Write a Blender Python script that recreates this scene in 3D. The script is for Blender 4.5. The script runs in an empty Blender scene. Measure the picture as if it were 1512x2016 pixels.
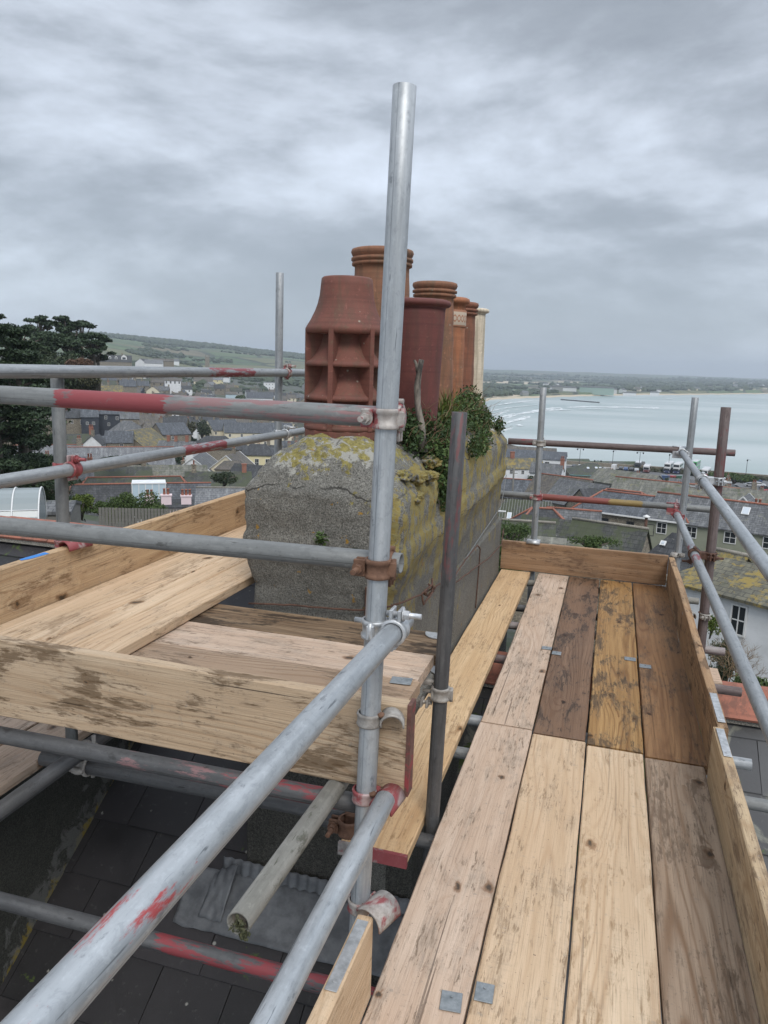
import bpy, bmesh, math, random
from mathutils import Vector, Matrix, noise
R = math.radians
random.seed(7)
S = bpy.context.scene
COL = S.collection
EYE = Vector((0, 0, 1.52))

# ------------------------------------------------------------------ camera
PITCH, ROLL, YAW, FPX = .18866, .0329, -.28616, 1500.0
_f = Vector((math.sin(YAW)*math.cos(PITCH), math.cos(YAW)*math.cos(PITCH), -math.sin(PITCH)))
_r = Vector((math.cos(YAW), -math.sin(YAW), 0)); _u = _r.cross(_f)
_rt = _r*math.cos(ROLL) + _u*math.sin(ROLL); _up = -_r*math.sin(ROLL) + _u*math.cos(ROLL)
cd = bpy.data.cameras.new('camera'); cam = bpy.data.objects.new('camera', cd); COL.objects.link(cam)
M = Matrix((_rt, _up, -_f)).transposed().to_4x4(); M.translation = EYE
cam.matrix_world = M
cd.sensor_fit = 'VERTICAL'; cd.sensor_height = 36.0; cd.lens = FPX/2016*36.0
cd.clip_start = .05; cd.clip_end = 40000
S.camera = cam
S.render.resolution_x = 768; S.render.resolution_y = 1024

# ------------------------------------------------------------------ node helpers
def nd(nt, typ, ins=None, **props):
    n = nt.nodes.new(typ)
    for k, v in props.items(): setattr(n, k, v)
    for k, v in (ins or {}).items():
        s = n.inputs[k]
        if isinstance(v, bpy.types.NodeSocket): nt.links.new(v, s)
        elif hasattr(s, 'default_value'):
            if isinstance(v, (tuple, list)) and len(v) == 3 and len(s.default_value) == 4: v = (*v, 1)
            s.default_value = v
    return n
def math_(nt, op, a, b=0.0, c=None, clamp=False):
    ins = {0: a, 1: b}
    if c is not None: ins[2] = c
    n = nd(nt, 'ShaderNodeMath', ins, operation=op); n.use_clamp = clamp
    return n.outputs[0]
def mix(nt, fac, a, b, mode='MIX'):
    n = nt.nodes.new('ShaderNodeMix'); n.data_type = 'RGBA'; n.blend_type = mode
    for k, v in ((0, fac), (6, a), (7, b)):
        if isinstance(v, bpy.types.NodeSocket): nt.links.new(v, n.inputs[k])
        elif k == 0: n.inputs[0].default_value = v
        else: n.inputs[k].default_value = (*v, 1) if len(v) == 3 else v
    return n.outputs[2]
def ramp(nt, fac, stops, interp='LINEAR'):
    n = nt.nodes.new('ShaderNodeValToRGB'); n.color_ramp.interpolation = interp
    e = n.color_ramp.elements
    while len(e) < len(stops): e.new(.5)
    for i, (p, c) in enumerate(stops):
        e[i].position = p
        e[i].color = (c, c, c, 1) if isinstance(c, (int, float)) else (*c, 1)
    nt.links.new(fac, n.inputs[0]); return n.outputs[0]
def vscale(nt, v, s, off=None):
    n = nd(nt, 'ShaderNodeVectorMath', {0: v, 1: s}, operation='MULTIPLY')
    if off is not None:
        n = nd(nt, 'ShaderNodeVectorMath', {0: n.outputs[0], 1: off}, operation='ADD')
    return n.outputs[0]
def nz(nt, v, scale=1.0, detail=4, rough=.55, dist=0.0, out=0):
    return nd(nt, 'ShaderNodeTexNoise', {'Vector': v, 'Scale': scale, 'Detail': detail, 'Roughness': rough, 'Distortion': dist}).outputs[out]
def newmat(name):
    m = bpy.data.materials.new(name); m.use_nodes = True; nt = m.node_tree
    b = nt.nodes['Principled BSDF']; return m, nt, b
def setc(nt, b, col=None, rough=None, metal=None, bump=None, bs=.3, bd=.01):
    def put(k, v):
        if v is None: return
        if isinstance(v, bpy.types.NodeSocket): nt.links.new(v, b.inputs[k])
        else: b.inputs[k].default_value = (*v, 1) if isinstance(v, tuple) and len(v) == 3 else v
    put('Base Color', col); put('Roughness', rough); put('Metallic', metal)
    if bump is not None:
        n = nd(nt, 'ShaderNodeBump', {'Height': bump, 'Strength': bs, 'Distance': bd}); nt.links.new(n.outputs[0], b.inputs['Normal'])
def ocoord(nt, rnd=True):
    tc = nt.nodes.new('ShaderNodeTexCoord'); v = tc.outputs['Object']
    if rnd:
        oi = nt.nodes.new('ShaderNodeObjectInfo')
        k = math_(nt, 'MULTIPLY', oi.outputs['Random'], 57.0)
        v = nd(nt, 'ShaderNodeVectorMath', {0: v, 1: k}, operation='ADD').outputs[0]
    return v, tc.outputs['Object']

# ------------------------------------------------------------------ world (overcast) and sun
W = bpy.data.worlds.new('World'); S.world = W; W.use_nodes = True; nt = W.node_tree
bg = nt.nodes['Background']
SUN_EL, SUN_ROT = R(48), R(150)
sky = nd(nt, 'ShaderNodeTexSky', sky_type='NISHITA'); sky.sun_disc = False
sky.sun_elevation = SUN_EL; sky.sun_rotation = SUN_ROT; sky.altitude = 50
skyc = mix(nt, 1.0, sky.outputs[0], (.1, .1, .1), 'MULTIPLY')
tc = nt.nodes.new('ShaderNodeTexCoord'); g = tc.outputs['Generated']
sx = nd(nt, 'ShaderNodeSeparateXYZ', {0: g})
zz = math_(nt, 'ADD', math_(nt, 'MAXIMUM', sx.outputs[2], 0.0), .5)
uv = nd(nt, 'ShaderNodeCombineXYZ', {0: math_(nt, 'DIVIDE', sx.outputs[0], zz), 1: math_(nt, 'DIVIDE', sx.outputs[1], zz), 2: math_(nt, 'MULTIPLY', sx.outputs[2], 1.5)}).outputs[0]
c1 = nz(nt, vscale(nt, uv, (1.1, 1.1, 2.0), (3.1, 1.7, 0)), 1.0, 4, .5, .1)
c3 = nz(nt, vscale(nt, uv, (.45, .45, 1), (1.3, 7.7, 0)), 1.0, 2, .5, 0)
def lump(off):
    return nz(nt, vscale(nt, uv, (1.45, 1.45, 2.6), (9.1, 4.2, off)), 1.0, 10, .58, .1)
l0 = lump(0.0); l1 = lump(.12)
relief = math_(nt, 'SUBTRACT', l0, l1)
cc = math_(nt, 'ADD', math_(nt, 'MULTIPLY', c1, .42), math_(nt, 'ADD', math_(nt, 'MULTIPLY', l0, .40), math_(nt, 'MULTIPLY', c3, .26)))
cc = math_(nt, 'ADD', cc, math_(nt, 'MULTIPLY', relief, .42))
cloud = ramp(nt, cc, [(.43, (.225, .25, .282)), (.50, (.28, .307, .345)), (.54, (.345, .378, .425)), (.58, (.445, .485, .545)), (.62, (.53, .58, .655)), (.68, (.63, .69, .79))])
low = ramp(nt, sx.outputs[2], [(0.0, 1.0), (.04, .8), (.13, .25), (.24, 0.0)])
cloud = mix(nt, low, cloud, mix(nt, .4, (.375, .435, .50), cloud))
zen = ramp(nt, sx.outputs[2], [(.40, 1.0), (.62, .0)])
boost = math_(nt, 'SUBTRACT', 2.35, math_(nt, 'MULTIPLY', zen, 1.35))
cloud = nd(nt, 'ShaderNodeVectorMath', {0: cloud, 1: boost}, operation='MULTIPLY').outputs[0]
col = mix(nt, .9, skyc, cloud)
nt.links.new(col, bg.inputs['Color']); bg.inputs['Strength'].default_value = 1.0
sl = bpy.data.lights.new('sun', 'SUN'); sl.energy = 1.5; sl.angle = R(25); sl.color = (1, .96, .9)
so = bpy.data.objects.new('sun', sl); COL.objects.link(so)
# rotation 0 in the sky texture is +Y, turning clockwise seen from above
sd = Vector((math.sin(SUN_ROT)*math.cos(SUN_EL), math.cos(SUN_ROT)*math.cos(SUN_EL), math.sin(SUN_EL)))
so.rotation_euler = sd.to_track_quat('Z', 'Y').to_euler()
S.view_settings.view_transform = 'Standard'; S.view_settings.look = 'None'
S.view_settings.exposure = 0.52; S.view_settings.gamma = 1.0
S.render.engine = 'CYCLES'
S.cycles.volume_bounces = 0; S.cycles.volume_max_steps = 32; S.cycles.max_bounces = 6; S.cycles.transparent_max_bounces = 8

# ------------------------------------------------------------------ mesh helpers
class MB:
    def __init__(s): s.v = []; s.f = []; s.m = []; s.sm = []
    def add(s, vs, fs, mi=0, smooth=False, M=None):
        o = len(s.v)
        s.v += [tuple(M @ Vector(p)) if M is not None else tuple(p) for p in vs]
        for f in fs: s.f.append([o+i for i in f]); s.m.append(mi); s.sm.append(smooth)
    def box(s, c, d, M=None, mi=0, ch=0.0):
        x, y, z = d[0]/2, d[1]/2, d[2]/2
        T = Matrix.Translation(c)
        if M is not None: T = M @ T
        if ch <= 0:
            vs = [(a*x, b*y, e*z) for a in (-1, 1) for b in (-1, 1) for e in (-1, 1)]
            s.add(vs, [(0, 1, 3, 2), (4, 6, 7, 5), (0, 4, 5, 1), (2, 3, 7, 6), (0, 2, 6, 4), (1, 5, 7, 3)], mi, False, T)
        else:
            bm = bmesh.new(); bmesh.ops.create_cube(bm, size=1)
            for v in bm.verts: v.co = Vector((v.co.x*d[0], v.co.y*d[1], v.co.z*d[2]))
            bmesh.ops.bevel(bm, geom=bm.edges[:], offset=ch, segments=1, affect='EDGES')
            bm.verts.index_update()
            s.add([v.co[:] for v in bm.verts], [[v.index for v in f.verts] for f in bm.faces], mi, False, T); bm.free()
    def tube(s, pts, r, n=12, mi=0, cap=True, smooth=True):
        pts = [Vector(p) for p in pts]
        rs = r if isinstance(r, (list, tuple)) else [r]*len(pts)
        o = len(s.v); prev = None
        for i, p in enumerate(pts):
            d = (pts[min(i+1, len(pts)-1)] - pts[max(i-1, 0)]).normalized()
            if prev is None:
                a = d.orthogonal().normalized()
            else:
                a = (prev - d*prev.dot(d)).normalized()
            prev = a; b = d.cross(a)
            for k in range(n):
                t = 2*math.pi*k/n
                s.v.append(tuple(p + (a*math.cos(t)+b*math.sin(t))*rs[i]))
        for i in range(len(pts)-1):
            for k in range(n):
                s.f.append([o+i*n+k, o+i*n+(k+1) % n, o+(i+1)*n+(k+1) % n, o+(i+1)*n+k]); s.m.append(mi); s.sm.append(smooth)
        if cap:
            s.f.append([o+k for k in range(n)][::-1]); s.m.append(mi); s.sm.append(False)
            s.f.append([o+(len(pts)-1)*n+k for k in range(n)]); s.m.append(mi); s.sm.append(False)
    def lathe(s, prof, n=32, mi=0, M=None, smooth=True, caps=False, phase=0):
        vs = []; fs = []
        for r, z in prof:
            for k in range(n):
                t = 2*math.pi*(k+phase)/n; vs.append((r*math.cos(t), r*math.sin(t), z))
        for i in range(len(prof)-1):
            for k in range(n): fs.append((i*n+k, i*n+(k+1) % n, (i+1)*n+(k+1) % n, (i+1)*n+k))
        s.add(vs, fs, mi, smooth, M)
        if caps:
            s.add(vs[:n], [tuple(range(n))[::-1]], mi, False, M); s.add(vs[-n:], [tuple(range(n))], mi, False, M)
    def quad(s, a, b, c, d, mi=0): s.add([a, b, c, d], [(0, 1, 2, 3)], mi)
    def prism(s, poly, y0, y1, mi=0, M=None, ends=True):
        """poly in xz, extruded along y"""
        n = len(poly); vs = [(p[0], y0, p[1]) for p in poly] + [(p[0], y1, p[1]) for p in poly]
        fs = [(i, (i+1) % n, n+(i+1) % n, n+i) for i in range(n)]
        if ends: fs += [tuple(range(n))[::-1], tuple(range(n, 2*n))]
        s.add(vs, fs, mi, False, M)
    def build(s, name, mats, parent=None, M=None, fixn=True):
        me = bpy.data.meshes.new(name); me.from_pydata(s.v, [], s.f)
        for m in (mats if isinstance(mats, (list, tuple)) else [mats]): me.materials.append(m)
        me.polygons.foreach_set('material_index', s.m); me.polygons.foreach_set('use_smooth', s.sm)
        if fixn:
            bm = bmesh.new(); bm.from_mesh(me); bmesh.ops.recalc_face_normals(bm, faces=bm.faces[:]); bm.to_mesh(me); bm.free()
        me.update()
        o = bpy.data.objects.new(name, me); COL.objects.link(o)
        if parent is not None: o.parent = parent
        if M is not None: o.matrix_world = M
        return o
def tag(o, label=None, cat=None, group=None, kind=None):
    if label: o['label'] = label
    if cat: o['category'] = cat
    if group: o['group'] = group
    if kind: o['kind'] = kind
    return o
def thing(name, label, cat, loc=(0, 0, 0), rz=0, group=None):
    o = bpy.data.objects.new(name, None); COL.objects.link(o); o.location = loc; o.rotation_euler = (0, 0, rz)
    o.empty_display_size = .1
    return tag(o, label, cat, group)
def frame_m(o, z, xh=None):
    """matrix with local Z along z and local X near xh"""
    z = Vector(z).normalized(); xh = Vector(xh) if xh is not None else z.orthogonal()
    x = (xh - z*xh.dot(z)).normalized(); y = z.cross(x)
    m = Matrix((x, y, z)).transposed().to_4x4(); m.translation = o; return m

# ------------------------------------------------------------------ materials: wood
def wood(name, c1, c2, stain=(.10, .065, .035), amt=.25, grey=.25, rings=.5, rough=.75, wet=0.0, split=.3, knots=.80):
    m, nt, b = newmat(name)
    v, raw = ocoord(nt)
    kw = nz(nt, vscale(nt, v, (14, 24, 24)), 1.0, 4, .6, 0, 1)
    kv = nd(nt, 'ShaderNodeVectorMath', {0: vscale(nt, v, (4.4, 6.6, 6.6)), 1: vscale(nt, kw, (.34, .34, .34))}, operation='ADD').outputs[0]
    kn = nd(nt, 'ShaderNodeTexVoronoi', {'Vector': kv, 'Scale': 1.0, 'Randomness': 1.0}, voronoi_dimensions='2D')
    kd = kn.outputs['Distance']; kc = nd(nt, 'ShaderNodeSeparateColor', {0: kn.outputs['Color']}); kr = kc.outputs[0]
    kon = math_(nt, 'GREATER_THAN', kr, knots)
    ksz = math_(nt, 'ADD', .45, kc.outputs[1]); kdn = math_(nt, 'DIVIDE', kd, ksz)
    knot = math_(nt, 'MULTIPLY', kon, ramp(nt, kdn, [(.045, 1.0), (.085, .75), (.10, .15), (.13, 0.0)]))
    halo = math_(nt, 'MULTIPLY', kon, ramp(nt, kd, [(.08, 1.0), (.22, .45), (.6, 0.0)]))
    yz = nd(nt, 'ShaderNodeSeparateXYZ', {0: v}); lo = nz(nt, vscale(nt, v, (.55, 3.6, 3.6)), 1.0, 2, .4, .2)
    wob = nz(nt, vscale(nt, v, (2.5, 20, 20)), 1.0, 3, .5)
    ph = math_(nt, 'ADD', math_(nt, 'MULTIPLY', yz.outputs[1], 170.0), math_(nt, 'ADD', math_(nt, 'MULTIPLY', lo, 120.0), math_(nt, 'ADD', math_(nt, 'MULTIPLY', halo, 15.0), math_(nt, 'MULTIPLY', wob, 4.0))))
    ring = math_(nt, 'ADD', math_(nt, 'MULTIPLY', math_(nt, 'SINE', ph), .5), .5)
    ring = math_(nt, 'POWER', ring, 4.0)
    rmask = ramp(nt, nz(nt, vscale(nt, v, (.8, 6, 6), (2, 2, 2)), 1.0, 3, .5), [(.40, .15), (.60, 1.0)])
    ring = math_(nt, 'MULTIPLY', ring, rmask)
    fine = nz(nt, vscale(nt, v, (4, 210, 210)), 1.0, 4, .7)
    mid = nz(nt, vscale(nt, v, (.9, 30, 30)), 1.0, 4, .6, .1)
    big = nz(nt, vscale(nt, v, (1.0, 2.2, 2.2)), 1.0, 3, .5)
    patch_ = nz(nt, vscale(nt, v, (3.2, 8, 8), (3, 1, 8)), 1.0, 6, .66, .5)
    dash = nz(nt, vscale(nt, v, (16, 95, 95), (5, 3, 9)), 1.0, 6, .7, .3)
    ragged = nz(nt, vscale(nt, v, (7, 42, 42), (1, 3, 9)), 1.0, 8, .72, .3)
    scuff = nz(nt, vscale(nt, v, (60, 34, 34)), 1.0, 5, .75, .3)
    speck = nz(nt, vscale(nt, v, (110, 130, 130)), 1.0, 3, .6)
    saw = nz(nt, vscale(nt, v, (150, 9, 9)), 1.0, 4, .6, .4)
    base = mix(nt, ramp(nt, mid, [(.36, 0.0), (.62, 1.0)]), c1, c2)
    dk = tuple(x*k for x, k in zip(c2, (.64, .52, .42)))
    base = mix(nt, math_(nt, 'MULTIPLY', ring, rings), base, dk)
    base = mix(nt, ramp(nt, fine, [(.34, .6), (.47, 0.0)]), base, tuple(x*.52 for x in c2))
    base = mix(nt, ramp(nt, big, [(.44, 0.0), (.62, .55)]), base, tuple(x*k for x, k in zip(c1, (.78, .70, .62))))
    base = mix(nt, math_(nt, 'MULTIPLY', ramp(nt, saw, [(.38, .22), (.50, 0.0)]), ramp(nt, patch_, [(.4, 0.0), (.6, 1.0)])), base, tuple(x*.5 for x in c1))
    gr = tuple((c1[0]+c1[1]+c1[2])/3*k for k in (.56, .50, .42))
    sm = math_(nt, 'ADD', math_(nt, 'MULTIPLY', patch_, .62), math_(nt, 'ADD', math_(nt, 'MULTIPLY', ragged, .38), math_(nt, 'MULTIPLY', halo, .07)))
    base = mix(nt, math_(nt, 'MULTIPLY', ramp(nt, sm, [(.50, 0.0), (.60, 1.0)]), grey*.9), base, gr)
    base = mix(nt, math_(nt, 'MULTIPLY', math_(nt, 'MULTIPLY', ramp(nt, dash, [(.54, 0.0), (.60, 1.0)]), ramp(nt, patch_, [(.46, 0.0), (.54, 1.0)])), min(.9, .45+grey)), base, tuple(x*.75 for x in stain))
    base = mix(nt, math_(nt, 'MULTIPLY', ramp(nt, scuff, [(.62, 0.0), (.67, .8)]), min(1, .3+grey)), base, gr)
    lo_ = .60-.115*amt
    base = mix(nt, math_(nt, 'MULTIPLY', ramp(nt, sm, [(lo_, 0.0), (lo_+.045, 1.0)]), min(.95, .40+amt*.6)), base, stain)
    base = mix(nt, ramp(nt, ragged, [(.22+.08*amt, .8*min(1, amt*1.4)), (.26+.10*amt, 0.0)]), base, tuple(x*.8 for x in stain))
    kcol = mix(nt, ramp(nt, kdn, [(.03, 0.0), (.08, 1.0)]), tuple(x*.16 for x in c2), tuple(x*k for x, k in zip(c2, (.50, .40, .32))))
    base = mix(nt, knot, base, kcol)
    base = mix(nt, ramp(nt, speck, [(.68, 0.0), (.73, .8)]), base, (.035, .03, .022))
    cr = nz(nt, vscale(nt, v, (.8, 70, 70), (1, 7, 2)), 1.0, 2, .4, .15)
    crk = math_(nt, 'MULTIPLY', ramp(nt, cr, [(.27, 1.0), (.295, 0.0)]), split)
    base = mix(nt, crk, base, (.045, .03, .022))
    hgt = math_(nt, 'SUBTRACT', math_(nt, 'ADD', math_(nt, 'MULTIPLY', fine, .8), math_(nt, 'MULTIPLY', mid, .5)), math_(nt, 'ADD', math_(nt, 'MULTIPLY', crk, 1.8), math_(nt, 'MULTIPLY', ring, .3)))
    setc(nt, b, base, rough - wet, 0.0, hgt, .8, .003)
    b.inputs['Specular IOR Level'].default_value = .25
    return m
WOOD = dict(
    pale=wood('wood_pale', (.64, .485, .335), (.53, .385, .25), stain=(.25, .16, .085), amt=.22, grey=.22, rings=.65),
    clean=wood('wood_clean', (.67, .515, .355), (.575, .42, .275), stain=(.33, .20, .095), amt=.22, grey=.12, rings=.5),
    pink=wood('wood_pink', (.57, .44, .34), (.48, .355, .265), stain=(.24, .17, .115), amt=.22, grey=.42, rings=.3, split=.5),
    ochre=wood('wood_ochre', (.42, .25, .10), (.27, .145, .05), stain=(.07, .043, .022), amt=.55, grey=.35, rings=.85, wet=.15),
    brown=wood('wood_brown', (.29, .16, .072), (.195, .098, .042), stain=(.075, .043, .024), amt=.4, grey=.28, rings=.8, wet=.15),
    umber=wood('wood_umber', (.215, .13, .08), (.145, .085, .052), stain=(.035, .022, .015), amt=.45, grey=.3, rings=.6, wet=.15),
    greywd=wood('wood_grey', (.40, .30, .215), (.29, .205, .14), stain=(.15, .10, .065), amt=.5, grey=.25, rings=.85),
    weather=wood('wood_weathered', (.50, .39, .275), (.38, .28, .185), stain=(.115, .07, .035), amt=.58, grey=.35, rings=.85, split=.8, knots=.66),
    toenear=wood('wood_toe_near', (.52, .40, .26), (.40, .29, .175), stain=(.19, .125, .075), amt=.5, grey=.35, rings=.5),
    toe=wood('wood_toe', (.43, .285, .165), (.30, .185, .10), stain=(.12, .07, .038), amt=.5, grey=.3, rings=.6),
    toefar=wood('wood_toe_far', (.35, .225, .135), (.27, .165, .095), stain=(.12, .065, .04), amt=.3, grey=.25, rings=.4),
    gold=wood('wood_gold', (.63, .45, .27), (.53, .36, .20), stain=(.27, .155, .07), amt=.25, grey=.12, rings=.7),
    side=wood('wood_side', (.57, .41, .25), (.45, .305, .18), stain=(.22, .13, .065), amt=.45, grey=.25, rings=.6, knots=.70),
    rot=wood('wood_dark_aged', (.26, .18, .11), (.13, .085, .052), stain=(.035, .023, .014), amt=.75, grey=.3, rings=.95, split=.9),
)
def board(name, label, L, w, t, M, mat, group=None, cat='board', ends=None, warp=.0015):
    """plank: local X = length 0..L, Y = width 0..w, Z = -t..0"""
    n = max(4, int(L/.12)); rnd = random.Random(hash(label) % 9999 if False else len(label)*7+int(L*100))
    c = .004; mb = MB()
    sec = [(0, -t+c), (c*.6, -t), (w-c*.6, -t), (w, -t+c), (w, -c), (w-c, 0), (c, 0), (0, -c)]
    vs = []; k = len(sec); ph = rnd.uniform(0, 9)
    for i in range(n+1):
        x = L*i/n
        for (y, z) in sec:
            j = noise.noise(Vector((x*3+ph, y*9, z*9+ph)))*warp*1.3
            vs.append((x, y + j + (rnd.uniform(-1, 1)*.0008), z + noise.noise(Vector((x*1.1, ph, y*2)))*warp))
    fs = []
    for i in range(n):
        for q in range(k): fs.append((i*k+q, i*k+(q+1) % k, (i+1)*k+(q+1) % k, (i+1)*k+q))
    fs += [tuple(range(k))[::-1], tuple(n*k+q for q in range(k))]
    mb.add(vs, fs)
    e = thing(name, label, cat, group=group) if ends else None
    if ends:
        e.matrix_world = M
        o = mb.build('plank', WOOD[mat] if isinstance(mat, str) else mat, e)
        for (a, b2, h, mm) in ends:       # metal bands: x range, wrap height extra
            q = MB(); q.box(((a+b2)/2, w/2, -t/2), (b2-a, w+.005, t+.005)); q.build('end_band', mm, e)
        return e
    o = mb.build(name, WOOD[mat] if isinstance(mat, str) else mat, None, M)
    return tag(o, label, cat, group)
def MY(x, y, z, roll=0):      # board running towards +Y, width towards +X... local X->+Y, local Y->-X
    return Matrix.Translation((x, y, z)) @ Matrix.Rotation(R(90), 4, 'Z') @ Matrix.Rotation(roll, 4, 'X')
def MX(x, y, z, roll=0):
    return Matrix.Translation((x, y, z)) @ Matrix.Rotation(roll, 4, 'X')

# ------------------------------------------------------------------ materials: metal
def steel(name, base='galv', bands=(), axis=2):
    m, nt, b = newmat(name); v, raw = ocoord(nt)
    st = nz(nt, vscale(nt, v, (45, 45, 2.5)), 1.0, 6, .65, .2)
    sp = nz(nt, vscale(nt, v, (30, 30, 14)), 1.0, 6, .7)
    bl = nz(nt, v, 7.0, 4, .6)
    sc = nz(nt, vscale(nt, v, (120, 120, 9), (3, 3, 3)), 1.0, 3, .6, .6)
    P = dict(galv=((.215, .228, .236), (.34, .352, .36), (.10, .105, .11), .35, .50),
             shiny=((.275, .292, .304), (.42, .438, .45), (.12, .13, .14), .45, .44),
             dull=((.135, .14, .138), (.22, .225, .22), (.07, .068, .064), .2, .6),
             dark=((.055, .055, .057), (.105, .105, .105), (.028, .026, .025), .2, .55),
             rust=((.075, .05, .046), (.145, .115, .108), (.035, .024, .022), .1, .65),
             pinkish=((.19, .145, .14), (.27, .25, .24), (.11, .07, .065), .15, .6),
             mossy=((.16, .155, .135), (.26, .25, .225), (.065, .065, .045), .05, .85))[base]
    colr = mix(nt, ramp(nt, st, [(.34, 0.0), (.64, 1.0)]), P[0], P[1])
    colr = mix(nt, ramp(nt, bl, [(.40, 0.0), (.66, .35)]), colr, P[0])
    mot = nz(nt, vscale(nt, v, (60, 60, 34)), 1.0, 4, .7, .3)
    colr = mix(nt, ramp(nt, mot, [(.38, .3), (.46, 0.0)]), colr, tuple(x*.72 for x in P[0]))
    colr = mix(nt, ramp(nt, mot, [(.56, 0.0), (.68, .35)]), colr, tuple(min(1, x*1.25) for x in P[1]))
    colr = mix(nt, ramp(nt, sp, [(.60, 0.0), (.68, .75)]), colr, P[2])
    colr = mix(nt, ramp(nt, sc, [(.66, 0.0), (.71, .85)]), colr, P[2])
    seam = nd(nt, 'ShaderNodeSeparateXYZ', {0: raw}); sy = math_(nt, 'ABSOLUTE', math_(nt, 'SUBTRACT', seam.outputs[0], -.006)); sk = math_(nt, 'MULTIPLY', math_(nt, 'LESS_THAN', sy, .0011), ramp(nt, st, [(.4, .7), (.6, .2)]))
    colr = mix(nt, sk, colr, P[2])
    metal = P[3]
    if bands:
        z = nd(nt, 'ShaderNodeSeparateXYZ', {0: raw}).outputs[axis]
        edge = math_(nt, 'MULTIPLY', math_(nt, 'SUBTRACT', nz(nt, vscale(nt, v, (60, 60, 8)), 1.0, 5, .7), .5), .10)
        ze = math_(nt, 'ADD', z, edge)
        for (a, c, pc, amt) in bands:
            ins = math_(nt, 'MULTIPLY', math_(nt, 'GREATER_THAN', ze, a), math_(nt, 'LESS_THAN', ze, c))
            wn = nz(nt, vscale(nt, v, (38, 38, 7), (7, 1, 2)), 1.0, 8, .74)
            th = .30+amt*.27; wear = ramp(nt, wn, [(th-.02, 1.0), (th+.04, 0.0)])
            if amt >= .9: wear = ramp(nt, sp, [(.60, 1.0), (.66, .25)])
            k = math_(nt, 'MULTIPLY', ins, wear)
            colr = mix(nt, math_(nt, 'MULTIPLY', k, .9), colr, pc)
    setc(nt, b, colr, ramp(nt, st, [(.3, P[4]-.06), (.7, P[4]+.12)]), metal, math_(nt, 'ADD', math_(nt, 'MULTIPLY', sp, .6), st), .25, .002)
    return m
RED = (.235, .036, .042); PINK = (.23, .125, .125); ORED = (.20, .048, .036); YEL = (.24, .165, .05)
STEEL = {k: steel('steel_'+k, k) for k in ('galv', 'shiny', 'dull', 'dark', 'rust', 'pinkish', 'mossy')}
def tube(label, p0, p1, base='galv', bands=(), r=.02415, group=None, name='scaffold_tube', sag=0.0, n=28, plug=False):
    p0 = Vector(p0); p1 = Vector(p1); L = (p1-p0).length
    mat = steel('steel_painted', base, bands) if bands else STEEL[base]
    mb = MB(); k = max(2, int(L/.25)); ri = r-.004
    prof = [(ri, .12), (ri, .001), (r-.001, 0.0), (r, .001)] + [(r, L*i/k) for i in range(1, k)] + [(r, L-.001), (r-.001, L), (ri, L-.001), (ri, L-.12)]
    mb.lathe(prof, n)
    if plug: mb.lathe([(0.0005, .02), (ri, .02)], n)
    M = frame_m(p0, p1-p0, (0, 0, 1) if abs((p1-p0).normalized().z) < .9 else (1, 0, 0))
    o = mb.build(name, mat, None, M)
    return tag(o, label, 'scaffold tube', group)

def metal_simple(name, c1, c2, metal=.3, rough=.55, red=0.0, sc=40):
    m, nt, b = newmat(name); v, raw = ocoord(nt)
    a = nz(nt, v, sc, 6, .65); b2 = nz(nt, v, sc*.35, 5, .6, .5)
    colr = mix(nt, ramp(nt, a, [(.38, 0.0), (.62, 1.0)]), c1, c2)
    if red: colr = mix(nt, ramp(nt, b2, [(.62-red*.25, 0.0), (.66-red*.2, .9)]), colr, RED)
    setc(nt, b, colr, rough, metal, a, .3, .0015); return m
CM = dict(zinc=metal_simple('coupler_zinc', (.34, .35, .355), (.52, .53, .54), .5, .42),
          old=metal_simple('coupler_old', (.22, .20, .18), (.36, .34, .31), .25, .6),
          oldred=metal_simple('coupler_old_red', (.25, .22, .20), (.40, .37, .34), .2, .6, .6),
          red=metal_simple('coupler_red', (.27, .20, .19), (.38, .29, .28), .15, .6, .75),
          rust=metal_simple('coupler_rust', (.10, .05, .03), (.17, .09, .055), .1, .8),
          darkrust=metal_simple('coupler_dark_rust', (.06, .03, .02), (.12, .06, .04), .1, .8))
CM['strap'] = metal_simple('strap_metal', (.17, .19, .20), (.27, .29, .30), .35, .5)
CM['lead'] = metal_simple('lead_sheet', (.085, .09, .098), (.15, .158, .168), .1, .6, 0, 12)

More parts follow.
